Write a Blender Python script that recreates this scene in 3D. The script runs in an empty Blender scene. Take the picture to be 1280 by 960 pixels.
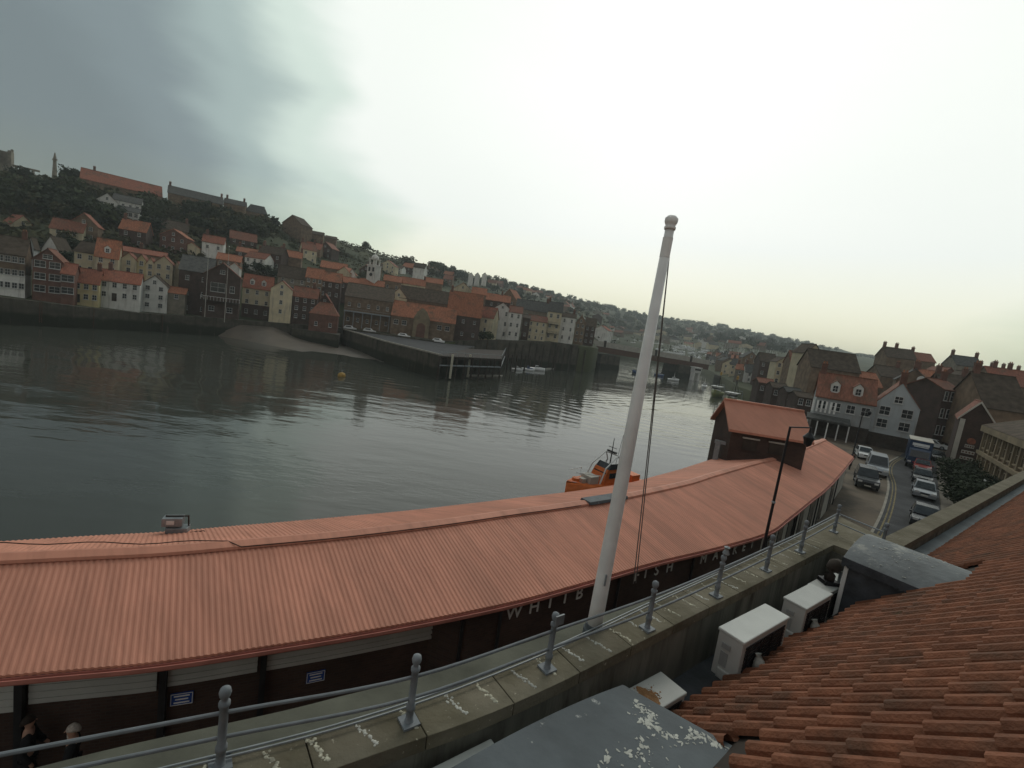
import bpy, bmesh, math, random
from math import sin, cos, pi, radians, sqrt, atan2, tan, exp
from mathutils import Vector, Matrix, noise as mnoise
random.seed(7)
SC = bpy.context.scene
COL = SC.collection
# ------------------------------------------------------------------ camera
ROLL, PITCH, F, H = radians(8.23), radians(7.1), 580.0, 10.8
CAM = Vector((0, 0, H))

def ray(u, v):
    X = (u - 640) / F; Y = (v - 480) / F
    x = X * cos(ROLL) + Y * sin(ROLL); y = -X * sin(ROLL) + Y * cos(ROLL)
    return Vector((x, cos(PITCH) - y * sin(PITCH), -sin(PITCH) - y * cos(PITCH)))

def at(u, v, z):                       # the point at height z seen at a place in the photo
    r = ray(u, v); return CAM + r * ((z - H) / r.z)

def atd(u, v, d):                      # the point at distance d along the ground
    r = ray(u, v); return CAM + r * (d / r.y)

def vh(u):                             # row of eye level in a column
    lo, hi = -300, 1300
    for _ in range(40):
        m = (lo + hi) / 2
        if ray(u, m).z > 0: lo = m
        else: hi = m
    return lo

def pix(p):
    x, y, z = p[0], p[1], p[2] - H
    d = y * cos(PITCH) - z * sin(PITCH); up = y * sin(PITCH) + z * cos(PITCH)
    a = x / d; b = -up / d
    return (640 + F * (a * cos(ROLL) - b * sin(ROLL)), 480 + F * (a * sin(ROLL) + b * cos(ROLL)))

cd = bpy.data.cameras.new('camera'); cam = bpy.data.objects.new('camera', cd); COL.objects.link(cam)
fwd = Vector((0, cos(PITCH), -sin(PITCH))); upv = Vector((0, sin(PITCH), cos(PITCH))); rt = Vector((1, 0, 0))
cr = rt * cos(ROLL) + upv * sin(ROLL); cu = -rt * sin(ROLL) + upv * cos(ROLL)
cam.matrix_world = Matrix(((cr.x, cu.x, -fwd.x, 0), (cr.y, cu.y, -fwd.y, 0), (cr.z, cu.z, -fwd.z, H), (0, 0, 0, 1)))
cd.sensor_width = 36; cd.lens = 36 * F / 1280; cd.clip_start = 0.05; cd.clip_end = 12000
SC.camera = cam

# ------------------------------------------------------------------ materials
MATS = {}
def mat(name, col, rough=.8, var=.25, scale=3., bump=0., metal=0., spec=.3, col2=None, detail=4., coord='Object', stretch=(1, 1, 1), bscale=None):
    if name in MATS: return MATS[name]
    m = bpy.data.materials.new(name); m.use_nodes = True
    nt = m.node_tree; b = nt.nodes['Principled BSDF']
    b.inputs['Roughness'].default_value = rough; b.inputs['Metallic'].default_value = metal
    b.inputs['Specular IOR Level'].default_value = spec
    tc = nt.nodes.new('ShaderNodeTexCoord'); mp = nt.nodes.new('ShaderNodeMapping'); mp.inputs['Scale'].default_value = stretch
    nt.links.new(tc.outputs[coord], mp.inputs[0])
    nz = nt.nodes.new('ShaderNodeTexNoise'); nz.inputs['Scale'].default_value = scale; nz.inputs['Detail'].default_value = detail
    nt.links.new(mp.outputs[0], nz.inputs[0])
    rp = nt.nodes.new('ShaderNodeValToRGB')
    c2 = col2 or tuple(c * (1 + var) for c in col); c1 = col if col2 else tuple(c * (1 - var) for c in col)
    rp.color_ramp.elements[0].position = .32; rp.color_ramp.elements[1].position = .68
    rp.color_ramp.elements[0].color = (*c1, 1); rp.color_ramp.elements[1].color = (*c2, 1)
    nt.links.new(nz.outputs[0], rp.inputs[0])
    # every object a little different in tone
    oi = nt.nodes.new('ShaderNodeObjectInfo'); mr = nt.nodes.new('ShaderNodeMapRange')
    mr.inputs[3].default_value = .86; mr.inputs[4].default_value = 1.12
    nt.links.new(oi.outputs['Random'], mr.inputs[0])
    mx = nt.nodes.new('ShaderNodeVectorMath'); mx.operation = 'SCALE'
    nt.links.new(rp.outputs[0], mx.inputs[0]); nt.links.new(mr.outputs[0], mx.inputs['Scale'])
    nt.links.new(mx.outputs[0], b.inputs['Base Color'])
    if bump:
        n2 = nt.nodes.new('ShaderNodeTexNoise'); n2.inputs['Scale'].default_value = bscale or scale * 6; n2.inputs['Detail'].default_value = 5
        nt.links.new(mp.outputs[0], n2.inputs[0])
        bp = nt.nodes.new('ShaderNodeBump'); bp.inputs['Strength'].default_value = bump; bp.inputs['Distance'].default_value = .05
        nt.links.new(n2.outputs[0], bp.inputs['Height']); nt.links.new(bp.outputs[0], b.inputs['Normal'])
    MATS[name] = m
    return m

def brickmat(name, c1, c2, mortar, bw=.23, bh=.075, rough=.85, offset=.5):
    m = mat(name, c1, rough)
    nt = m.node_tree; b = nt.nodes['Principled BSDF']
    tc = nt.nodes.new('ShaderNodeTexCoord'); sx = nt.nodes.new('ShaderNodeSeparateXYZ'); nt.links.new(tc.outputs['Object'], sx.inputs[0])
    ad = nt.nodes.new('ShaderNodeMath'); ad.operation = 'ADD'; nt.links.new(sx.outputs[0], ad.inputs[0]); nt.links.new(sx.outputs[1], ad.inputs[1])
    cb = nt.nodes.new('ShaderNodeCombineXYZ'); nt.links.new(ad.outputs[0], cb.inputs[0]); nt.links.new(sx.outputs[2], cb.inputs[1])
    br = nt.nodes.new('ShaderNodeTexBrick'); br.inputs['Scale'].default_value = 1; br.inputs['Brick Width'].default_value = bw; br.inputs['Row Height'].default_value = bh
    br.inputs['Mortar Size'].default_value = .008; br.offset = offset
    br.inputs['Color1'].default_value = (*c1, 1); br.inputs['Color2'].default_value = (*c2, 1); br.inputs['Mortar'].default_value = (*mortar, 1)
    nt.links.new(cb.outputs[0], br.inputs['Vector'])
    nz = nt.nodes.new('ShaderNodeTexNoise'); nz.inputs['Scale'].default_value = .7; nz.inputs['Detail'].default_value = 6; nt.links.new(tc.outputs['Object'], nz.inputs[0])
    mr = nt.nodes.new('ShaderNodeMapRange'); mr.inputs[1].default_value = .3; mr.inputs[2].default_value = .7; mr.inputs[3].default_value = .65; mr.inputs[4].default_value = 1.2
    nt.links.new(nz.outputs[0], mr.inputs[0])
    mx = nt.nodes.new('ShaderNodeVectorMath'); mx.operation = 'SCALE'; nt.links.new(br.outputs[0], mx.inputs[0]); nt.links.new(mr.outputs[0], mx.inputs['Scale'])
    nt.links.new(mx.outputs[0], b.inputs['Base Color'])
    return m

def M(n): return MATS[n]
mat('white_render', (.62, .61, .57), .9, .12, .5); mat('cream_render', (.55, .48, .33), .9, .14, .5); mat('pale_yellow', (.55, .46, .25), .9, .14, .5)
mat('grey_render', (.36, .38, .38), .9, .12, .4); mat('pale_blue_render', (.44, .48, .49), .9, .1, .4)
mat('brown_stone', (.17, .12, .08), .9, .3, .8); mat('grey_stone', (.19, .17, .135), .9, .25, .8)
mat('sand_stone', (.23, .185, .12), .9, .22, .7)
brickmat('red_brick', (.17, .07, .045), (.12, .05, .035), (.16, .12, .1)); brickmat('dark_brick', (.085, .05, .038), (.06, .037, .03), (.09, .07, .06))
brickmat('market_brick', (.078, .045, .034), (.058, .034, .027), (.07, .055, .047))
mat('red_pantile', (.25, .09, .055), .85, .3, 1.2, .5, bscale=4, stretch=(4, 1, 1)); mat('orange_pantile', (.31, .12, .065), .85, .3, 1.2, .5, bscale=4, stretch=(4, 1, 1))
mat('brown_pantile', (.2, .08, .05), .85, .3, 1.2, .5, bscale=4, stretch=(4, 1, 1)); mat('slate', (.085, .085, .08), .9, .3, 1.5, .4, spec=.12, bscale=5)
mat('brown_slate', (.085, .066, .05), .9, .3, 1.2, .4, spec=.12, bscale=5)
mat('glass_dark', (.018, .022, .025), .12, .3, 2, spec=.6); mat('white_paint', (.7, .7, .67), .5, .08, 2); mat('black_paint', (.02, .02, .022), .45, .2, 3)
mat('dark_timber', (.045, .035, .028), .85, .3, 2); mat('iron_rust', (.09, .045, .03), .85, .4, 3); mat('chimney_pot', (.3, .13, .07), .85, .2, 3)
mat('concrete', (.25, .235, .2), .9, .25, 1.2, .3); mat('weedy_stone', (.045, .042, .031), .85, .5, .5, .6, col2=(.1, .087, .066))
mat('asphalt', (.05, .052, .056), .85, .25, .6, .2, bscale=40); mat('paving', (.125, .098, .07), .85, .2, .4, .2, bscale=30); mat('pavement_stone', (.15, .135, .11), .85, .2, .5)
mat('kerb_stone', (.27, .25, .21), .85, .2, 1); mat('yellow_line', (.17, .135, .06), .8, .5, 3)
mat('grass_hill', (.035, .047, .02), .95, .4, .03, .6, col2=(.075, .08, .035), detail=8, bscale=.6)
mat('mud', (.115, .094, .074), .5, .25, .15, .3, bscale=2); mat('foliage_dark', (.022, .034, .014), .9, .5, .6); mat('foliage_mid', (.04, .055, .02), .9, .4, .6); mat('foliage_olive', (.06, .06, .025), .9, .4, .6)
mat('bark', (.07, .05, .035), .9, .3, 4); mat('lead', (.095, .112, .122), .62, .25, 1.6, .15, metal=0, spec=.3); mat('lead_dark', (.05, .055, .062), .7, .35, 3, .2)
mat('ac_white', (.5, .51, .48), .45, .06, 3); mat('ac_grey', (.3, .31, .3), .6, .1, 3); mat('galvanised', (.24, .26, .27), .5, .15, 6, metal=.3)
mat('dropping', (.5, .5, .45), .9, .2, 12); mat('moss_mortar', (.5, .48, .38), .95, .4, 18); mat('coping_stone', (.125, .11, .072), .95, .35, 1.6, .5, col2=(.2, .178, .13))
mat('parapet_render', (.17, .165, .135), .92, .3, 1.1, .25, stretch=(2.5, 2.5, .5)); mat('tarpaulin_blue', (.03, .12, .3), .6, .2, 2); mat('sign_blue', (.02, .07, .3), .5, .1, 3)
mat('rail_grey', (.2, .22, .235), .55, .15, 8); mat('pole_white', (.84, .84, .81), .5, .1, 2.5); mat('rope', (.12, .11, .1), .9, .2, 30)
mat('boat_orange', (.62, .15, .03), .45, .15, 2); mat('boat_blue', (.03, .07, .18), .4, .15, 2); mat('boat_green', (.1, .14, .06), .5, .2, 1.5, col2=(.2, .19, .05)); mat('boat_white', (.68, .69, .68), .4, .08, 2)
mat('buoy_yellow', (.36, .22, .05), .6, .2, 3); mat('tyre', (.018, .018, .018), .9, .2, 8); mat('car_dark', (.03, .034, .038), .25, .1, 2, spec=.5); mat('car_silver', (.3, .32, .34), .3, .08, 2, metal=.3)
mat('car_white', (.68, .69, .68), .3, .05, 2, spec=.5); mat('car_red', (.3, .03, .025), .3, .1, 2, spec=.5); mat('car_blue', (.02, .045, .1), .3, .1, 2, spec=.5)
mat('headlight_glass', (.6, .6, .58), .15, .1, 5, spec=.6); mat('plate_white', (.6, .6, .52), .5, .05, 5); mat('skin', (.42, .25, .18), .6, .08, 8); mat('cloth_black', (.015, .015, .017), .9, .2, 8); mat('hair_grey', (.35, .31, .27), .85, .25, 30); mat('hair_dark', (.03, .02, .015), .85, .25, 30); mat('cloth_pale', (.5, .46, .4), .9, .12, 8)
mat('market_fascia', (.46, .18, .14), .6, .15, 2); mat('mossy_stone', (.1, .1, .078), .95, .3, 1.2, .3); mat('shutter_white', (.46, .47, .44), .6, .1, 1); mat('render_pale', (.42, .4, .35), .9, .15, .8)

def stain(m, col, lo, hi, scale, stretch=(1, 1, 1), detail=6, off=(0, 0, 0), coord='Object', rot=0.):
    "weathering: a second colour laid in patches over a material"
    nt = m.node_tree; b = nt.nodes['Principled BSDF']; src = b.inputs['Base Color'].links[0].from_socket
    tc = nt.nodes.new('ShaderNodeTexCoord'); mp = nt.nodes.new('ShaderNodeMapping'); mp.inputs['Scale'].default_value = stretch; mp.inputs['Location'].default_value = off; r0 = nt.nodes.new('ShaderNodeMapping'); r0.inputs['Rotation'].default_value = (0, 0, rot)
    nt.links.new(tc.outputs[coord], r0.inputs[0]); nt.links.new(r0.outputs[0], mp.inputs[0])
    nz = nt.nodes.new('ShaderNodeTexNoise'); nz.inputs['Scale'].default_value = scale; nz.inputs['Detail'].default_value = detail; nz.inputs['Roughness'].default_value = .65
    nt.links.new(mp.outputs[0], nz.inputs[0])
    mr = nt.nodes.new('ShaderNodeMapRange'); mr.inputs[1].default_value = lo; mr.inputs[2].default_value = hi
    nt.links.new(nz.outputs[0], mr.inputs[0])
    mx = nt.nodes.new('ShaderNodeMix'); mx.data_type = 'RGBA'
    nt.links.new(mr.outputs[0], mx.inputs[0]); nt.links.new(src, mx.inputs[6]); mx.inputs[7].default_value = (*col, 1)
    nt.links.new(mx.outputs[2], b.inputs['Base Color'])
    return m
def tide(m):
    "weed and wet below the high water mark of the quay walls"
    nt = m.node_tree; b = nt.nodes['Principled BSDF']; src = b.inputs['Base Color'].links[0].from_socket
    tc = nt.nodes.new('ShaderNodeTexCoord'); sx = nt.nodes.new('ShaderNodeSeparateXYZ'); nt.links.new(tc.outputs['Object'], sx.inputs[0])
    nz = nt.nodes.new('ShaderNodeTexNoise'); nz.inputs['Scale'].default_value = .6; nz.inputs['Detail'].default_value = 5; nt.links.new(tc.outputs['Object'], nz.inputs[0])
    ad = nt.nodes.new('ShaderNodeMath'); nt.links.new(sx.outputs[2], ad.inputs[0]); nt.links.new(nz.outputs[0], ad.inputs[1])
    mr = nt.nodes.new('ShaderNodeMapRange'); mr.inputs[1].default_value = -.6; mr.inputs[2].default_value = -1.3; nt.links.new(ad.outputs[0], mr.inputs[0])
    mx = nt.nodes.new('ShaderNodeMix'); mx.data_type = 'RGBA'; nt.links.new(mr.outputs[0], mx.inputs[0]); nt.links.new(src, mx.inputs[6]); mx.inputs[7].default_value = (.018, .021, .011, 1)
    nt.links.new(mx.outputs[2], b.inputs['Base Color'])
mat('lead_pale', (.15, .165, .17), .62, .3, 1.6, .2, spec=.3); stain(M('lead_pale'), (.38, .38, .34), .56, .68, 2.2, (1, 1, 1))
for _n, _k in (('market_roof', 1), ('market_roof_pale', 1.05), ('market_roof_dull', .95)): mat(_n, tuple(c * _k for c in (.58, .255, .172)), .6, .08, .5, spec=.3)
for _n in ('market_roof', 'market_roof_pale', 'market_roof_dull'):
    _m = M(_n)
    stain(_m, (.37, .175, .12), .5, .8, .3, (.3, 2.2, 1), rot=radians(-133)); stain(_m, (.45, .195, .13), .45, .8, 1.1, (.25, 3.5, 1), rot=radians(-135)); stain(_m, (.62, .55, .46), .73, .78, 5)
for _n, _k in (('roof_tile', 1), ('roof_tile_dark', .8), ('roof_tile_pale', 1.12)): mat(_n, tuple(c * _k for c in (.215, .083, .044)), .85, .25, 5, .4, bscale=30)
for _n in ('roof_tile', 'roof_tile_dark', 'roof_tile_pale'): stain(M(_n), (.09, .055, .036), .48, .75, 1.4); stain(M(_n), (.26, .25, .18), .7, .78, 8); stain(M(_n), (.07, .075, .035), .66, .8, 3.1, off=(5, 2, 0))
stain(M('lead'), (.62, .62, .58), .66, .74, 3.5); stain(M('lead'), (.22, .17, .12), .64, .8, 1.1, off=(3, 1, 0))
stain(M('parapet_render'), (.07, .068, .05), .5, .7, 1.6, (2.2, 2.2, .35)); stain(M('coping_stone'), (.5, .46, .36), .64, .72, 14)
stain(M('ac_white'), (.3, .28, .24), .66, .8, 2.5)
stain(M('asphalt'), (.032, .033, .036), .5, .56, .22); stain(M('asphalt'), (.085, .083, .08), .6, .7, .5, off=(7, 0, 0)); stain(M('paving'), (.075, .062, .048), .5, .62, .25); stain(M('paving'), (.17, .15, .12), .62, .72, .9, off=(2, 8, 0)); tide(M('weedy_stone')); stain(M('weedy_stone'), (.012, .014, .008), .48, .7, .5, (1, 1, .12)); stain(M('weedy_stone'), (.13, .11, .085), .6, .8, .9, (1, 1, .15), off=(4, 0, 0)); stain(M('pole_white'), (.4, .36, .3), .66, .8, 2.2, (3, 3, .4)); stain(M('rail_grey'), (.12, .07, .04), .68, .78, 14)
for _n in ('white_render', 'cream_render', 'pale_yellow', 'grey_render', 'pale_blue_render'): stain(M(_n), tuple(c * .5 for c in (.5, .46, .4)), .52, .8, .8, (1.5, 1.5, .2))
for _n in ('red_pantile', 'orange_pantile', 'brown_pantile'): stain(M(_n), (.1, .075, .05), .5, .75, .35)
stain(M('concrete'), (.1, .09, .07), .5, .7, .8)

# ------------------------------------------------------------------ mesh builder
class MB:
    def __init__(s): s.v = []; s.f = []; s.m = []
    def add(s, vs, fs, mi=0):
        o = len(s.v); s.v += [tuple(p) for p in vs]; s.f += [tuple(i + o for i in f) for f in fs]; s.m += [mi] * len(fs); return s
    def box(s, c, d, rz=0., mi=0, taper=1.):
        x, y, z = d[0] / 2, d[1] / 2, d[2] / 2; vs = []
        for sz in (-1, 1):
            t = taper if sz > 0 else 1
            for sx, sy in ((-1, -1), (1, -1), (1, 1), (-1, 1)):
                px, py = sx * x * t, sy * y * t
                vs.append((c[0] + px * cos(rz) - py * sin(rz), c[1] + px * sin(rz) + py * cos(rz), c[2] + sz * z))
        return s.add(vs, [(3, 2, 1, 0), (4, 5, 6, 7), (0, 1, 5, 4), (1, 2, 6, 5), (2, 3, 7, 6), (3, 0, 4, 7)], mi)
    def prism(s, poly, z0, z1, mi=0):
        n = len(poly); vs = [(p[0], p[1], z0) for p in poly] + [(p[0], p[1], z1) for p in poly]
        return s.add(vs, [tuple(range(n - 1, -1, -1)), tuple(range(n, 2 * n))] + [(i, (i + 1) % n, n + (i + 1) % n, n + i) for i in range(n)], mi)
    def hull(s, secs, mi=0, caps=True):
        "skin a list of equal-length closed sections"
        n = len(secs[0]); vs = [p for q in secs for p in q]; fs = []
        for k in range(len(secs) - 1):
            for i in range(n):
                j = (i + 1) % n; fs.append((k * n + i, k * n + j, (k + 1) * n + j, (k + 1) * n + i))
        if caps: fs += [tuple(range(n - 1, -1, -1)), tuple(range((len(secs) - 1) * n, len(secs) * n))]
        return s.add(vs, fs, mi)
    def tube(s, path, r, n=8, mi=0):
        path = [Vector(p) for p in path]; secs = []
        rr = r if hasattr(r, '__len__') else [r] * len(path)
        for i, p in enumerate(path):
            d = (path[min(i + 1, len(path) - 1)] - path[max(i - 1, 0)]).normalized()
            a = d.cross(Vector((0, 0, 1)) if abs(d.z) < .9 else Vector((1, 0, 0))).normalized(); b = d.cross(a)
            secs.append([p + (a * cos(2 * pi * k / n) + b * sin(2 * pi * k / n)) * rr[i] for k in range(n)])
        return s.hull(secs, mi)
    def lathe(s, c, prof, n=12, mi=0):
        return s.hull([[(c[0] + max(r, .001) * cos(2 * pi * k / n), c[1] + max(r, .001) * sin(2 * pi * k / n), c[2] + z) for k in range(n)] for r, z in prof], mi)
    def strip(s, rows, mi=0):
        "open grid of rows of points"
        n = len(rows[0]); vs = [p for r in rows for p in r]; fs = []
        for k in range(len(rows) - 1):
            for i in range(n - 1): fs.append((k * n + i, k * n + i + 1, (k + 1) * n + i + 1, (k + 1) * n + i))
        return s.add(vs, fs, mi)
    def mesh(s, name, mats, smooth=False):
        me = bpy.data.meshes.new(name); me.from_pydata(s.v, [], s.f)
        mats = mats if isinstance(mats, (list, tuple)) else [mats]
        for m in mats: me.materials.append(M(m) if isinstance(m, str) else m)
        me.polygons.foreach_set('material_index', s.m)
        bm = bmesh.new(); bm.from_mesh(me); bmesh.ops.recalc_face_normals(bm, faces=bm.faces); bm.to_mesh(me); bm.free()
        if smooth: me.polygons.foreach_set('use_smooth', [True] * len(me.polygons))
        me.update(); return me
    def build(s, name, mats, parent=None, smooth=False, loc=None, bevel=0):
        o = link(name, s.mesh(name, mats, smooth), parent)
        if loc is not None: o.location = loc
        if bevel:
            b = o.modifiers.new('bevel', 'BEVEL'); b.width = bevel; b.segments = 2; b.limit_method = 'ANGLE'
        return o

def link(name, me, parent=None):
    o = bpy.data.objects.new(name, me); COL.objects.link(o)
    if parent: o.parent = parent
    return o
def tag(o, label, cat, group=None, kind=None):
    if label: o['label'] = label
    if cat: o['category'] = cat
    if group: o['group'] = group
    if kind: o['kind'] = kind
    return o
def thing(name, label, cat, loc=(0, 0, 0), rz=0., group=None):
    o = link(name, None); o.location = loc; o.rotation_euler = (0, 0, rz); o.empty_display_size = .3
    return tag(o, label, cat, group)
def struct(o): o['kind'] = 'structure'; return o
def kids(o): return [c for c in bpy.data.objects if c.parent == o]
def dup(root, loc=None, rz=None, label=None, group=None, swap=None, ch=None):
    "copy of a thing with copies of its parts and sub-parts"
    r = root.copy(); COL.objects.link(r)
    if loc is not None: r.location = loc
    if rz is not None: r.rotation_euler = (0, 0, rz)
    if label: r['label'] = label
    if group: r['group'] = group
    for c in (ch or kids(root)):
        k = c.copy(); COL.objects.link(k); k.parent = r
        for g in kids(c):
            q = g.copy(); COL.objects.link(q); q.parent = k
    return r
def lerp(a, b, t): return a + (b - a) * t
def interp(tab, x):
    if x <= tab[0][0]: return tab[0][1]
    for (a, p), (b, q) in zip(tab, tab[1:]):
        if x <= b: return lerp(p, q, (x - a) / (b - a))
    return tab[-1][1]
def catmull(pts, n=8):
    pts = [Vector(p) for p in pts]; out = []
    for i in range(len(pts) - 1):
        p0 = pts[max(i - 1, 0)]; p1 = pts[i]; p2 = pts[i + 1]; p3 = pts[min(i + 2, len(pts) - 1)]
        for k in range(n):
            t = k / n; out.append(.5 * ((2 * p1) + (p2 - p0) * t + (2 * p0 - 5 * p1 + 4 * p2 - p3) * t * t + (3 * p1 - p0 - 3 * p2 + p3) * t ** 3))
    return out + [pts[-1]]
def resample(pts, step):
    out = [pts[0].copy()]; acc = 0
    for a, b in zip(pts, pts[1:]):
        L = (b - a).length; s = step - acc
        while s <= L: out.append(a.lerp(b, s / L)); s += step
        acc = (acc + L) % step if L else acc
    return out
# ------------------------------------------------------------------ terrain
def pu(u): r = ray(u, vh(u)); return r.x / r.y
YB = [(-300, 64), (0, 96), (100, 106), (180, 118), (320, 138), (430, 155), (560, 158), (620, 176), (700, 186), (748, 196), (762, 430), (868, 430), (885, 330), (905, 250), (930, 175), (1000, 118), (1060, 100), (1500, 95)]
ZB = [(0, 1.3), (180, .3), (320, 1.0), (450, 1.8), (560, 1.9), (610, 4), (690, 6.5), (748, 6.5), (770, .2), (1500, .1)]
Y1 = [(0, 206), (100, 207), (200, 222), (330, 250), (460, 350), (520, 450), (600, 650), (660, 850), (740, 1200), (900, 1500), (1500, 1500)]
V1 = [(-300, 195), (-60, 215), (0, 222), (100, 226), (205, 254), (270, 262), (330, 277), (400, 295), (460, 312), (520, 330), (600, 348), (660, 361), (740, 380), (800, 393), (900, 408), (1000, 428), (1100, 447), (1280, 492), (1500, 530)]
VN = [(1010, 475), (1060, 471), (1100, 467), (1160, 463), (1200, 466), (1280, 478), (1500, 520)]
def zhill(u, y):
    yb = interp(YB, u); zb = interp(ZB, u); y1 = interp(Y1, u); v1 = interp(V1, u)
    r = ray(u, v1); z1 = H + y1 * r.z / r.y
    y0 = yb + 10
    if y <= y0: z = zb
    elif y <= y1:
        t = (y - y0) / (y1 - y0); z = zb + (z1 - zb) * (t if u < 560 else t ** 1.15)
    else: z = z1 - (y - y1) * .12
    z = max(z, -4)
    if u > 1000:
        r = ray(u, interp(VN, u)); zn = (H + 160 * r.z / r.y) * min(1, (u - 1000) / 60)
        t = max(0, min(1, (y - 96) / 64)); zz = zn * t if y < 175 else zn - (y - 175) * .1
        z = max(z, zz)
    return z
def hit(u, v, ymin=0):
    r = ray(u, v); s = r.z / r.y; y = max(interp(YB, u), ymin)
    while y < 1700:
        if H + s * y <= zhill(u, y): break
        y *= 1.006
    return y

mb = MB(); cols = []
for k in range(0, 259):
    u = -150 + k * 6; p = pu(u); yb = interp(YB, u); col = []
    ymx = min(2000, 3000 / max(abs(p), .1))
    for j in range(86):
        y = yb * (ymx / yb) ** (j / 85); z = zhill(u, y)
        nz = mnoise.noise(Vector((p * y * .03, y * .03, 0))) * min(1, max(0, (y - yb - 15) / 60)) * (1.5 + y * .004)
        col.append((p * y, y, z + nz * (.3 if u > 750 and y < 500 else 1)))
    cols.append([(col[0][0], col[0][1], -9)] + col)
mb.strip(cols)
hill = struct(mb.build('hillside', 'grass_hill', smooth=True))
# the near ground: one sheet reaching far to the sides and behind, with the quay edge along the river
QPIX = [(-12.9, 11.5), (-10.5, 12.8), (-8, 14.2), (-3.8, 16.8), (-.6, 19), (3.9, 22.2), (8, 25.7), (12.4, 30.2), (16.6, 34.8), (24, 42.5), (36, 55.5), (52, 75)]
QOUT = [Vector((x * 1.03 - .9, y * 1.03 + 1.1, 0)) for x, y in QPIX]
EDGE = [Vector((-400, -210, 0)), Vector((-60, -20, 0)), Vector((-30, 1, 0))] + QOUT + [Vector((66, 98, 0)), Vector((80, 128, 0)), Vector((92, 160, 0)), Vector((100, 200, 0)), Vector((112, 262, 0))]
poly = [(p.x, p.y) for p in EDGE] + [(330, 330), (1500, 300), (1500, -800), (-400, -800)]
bm = bmesh.new(); f = bm.faces.new([bm.verts.new((x, y, 0)) for x, y in poly]); bmesh.ops.triangulate(bm, faces=[f])
me = bpy.data.meshes.new('ground'); bm.to_mesh(me); bm.free(); me.materials.append(M('paving')); struct(link('ground', me))
mb = MB()
for a, b in zip(EDGE, EDGE[1:]):
    d = (b - a).normalized(); n = Vector((d.y, -d.x, 0)) * .8
    mb.hull([[a + Vector((0, 0, -9)), a + n + Vector((0, 0, -9)), a + n + Vector((0, 0, .06)), a + Vector((0, 0, .06))], [b + Vector((0, 0, -9)), b + n + Vector((0, 0, -9)), b + n + Vector((0, 0, .06)), b + Vector((0, 0, .06))]])
tag(mb.build('quay_wall', 'weedy_stone'), 'long stone quay wall below the fish market on the near bank', 'quay wall')

# ------------------------------------------------------------------ water
wm = bpy.data.materials.new('water'); wm.use_nodes = True; nt = wm.node_tree; b = nt.nodes['Principled BSDF']
b.inputs['Base Color'].default_value = (.05, .054, .044, 1); b.inputs['Roughness'].default_value = .07; b.inputs['IOR'].default_value = 1.33
tc = nt.nodes.new('ShaderNodeTexCoord')
def mapping(scale, rot=0.):
    mp = nt.nodes.new('ShaderNodeMapping'); mp.inputs['Scale'].default_value = scale; mp.inputs['Rotation'].default_value = (0, 0, rot); nt.links.new(tc.outputs['Object'], mp.inputs[0]); return mp
def noisen(mp, s, d=3, rough=.5):
    n = nt.nodes.new('ShaderNodeTexNoise'); n.inputs['Scale'].default_value = s; n.inputs['Detail'].default_value = d; n.inputs['Roughness'].default_value = rough; nt.links.new(mp.outputs[0], n.inputs[0]); return n
def mth(op, a, bb):
    m = nt.nodes.new('ShaderNodeMath'); m.operation = op
    for i, x in enumerate((a, bb)):
        if isinstance(x, (int, float)): m.inputs[i].default_value = x
        else: nt.links.new(x, m.inputs[i])
    return m.outputs[0]
n1 = noisen(mapping((.35, 1, 1), -.25), .55, 3); n2 = noisen(mapping((.4, 1, 1), .25), 1.7, 3)
patch = noisen(mapping((.4, 1, 1), -.2), .045, 3)
pr = nt.nodes.new('ShaderNodeMapRange'); pr.inputs[1].default_value = .38; pr.inputs[2].default_value = .62; pr.inputs[3].default_value = .12; pr.inputs[4].default_value = 1; nt.links.new(patch.outputs[0], pr.inputs[0])
def rings(cx, cy, wl, inner, outer, dist):
    "the wash of a passing boat: long curved crests"
    mp = nt.nodes.new('ShaderNodeMapping'); mp.inputs['Location'].default_value = (-cx, -cy, 0); nt.links.new(tc.outputs['Object'], mp.inputs[0])
    w = nt.nodes.new('ShaderNodeTexWave'); w.wave_type = 'RINGS'; w.rings_direction = 'Z'; w.inputs['Scale'].default_value = .314 / wl; w.inputs['Distortion'].default_value = dist; w.inputs['Detail'].default_value = 2; w.inputs['Detail Scale'].default_value = .25
    nt.links.new(mp.outputs[0], w.inputs[0])
    ln = nt.nodes.new('ShaderNodeVectorMath'); ln.operation = 'LENGTH'; nt.links.new(mp.outputs[0], ln.inputs[0])
    g = nt.nodes.new('ShaderNodeMapRange'); g.interpolation_type = 'SMOOTHSTEP'; g.inputs[1].default_value = inner; g.inputs[2].default_value = (inner + outer) / 2; nt.links.new(ln.outputs['Value'], g.inputs[0])
    g2 = nt.nodes.new('ShaderNodeMapRange'); g2.interpolation_type = 'SMOOTHSTEP'; g2.inputs[1].default_value = outer; g2.inputs[2].default_value = (inner + outer) / 2; nt.links.new(ln.outputs['Value'], g2.inputs[0])
    return mth('MULTIPLY', w.outputs[0], mth('MULTIPLY', g.outputs[0], g2.outputs[0]))
big = noisen(mapping((.5, 1, 1), -.15), .12, 2)
hsum = mth('MULTIPLY', mth('ADD', mth('MULTIPLY', n1.outputs[0], 1.0), mth('MULTIPLY', n2.outputs[0], .28)), pr.outputs[0])
hsum = mth('ADD', hsum, mth('MULTIPLY', big.outputs[0], 1.2))
hsum = mth('ADD', hsum, mth('MULTIPLY', rings(-30, 190, 3.2, 78, 112, 1.5), .35))
hsum = mth('ADD', hsum, mth('MULTIPLY', rings(-150, -60, 3.6, 148, 172, 2.), .3))
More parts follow.
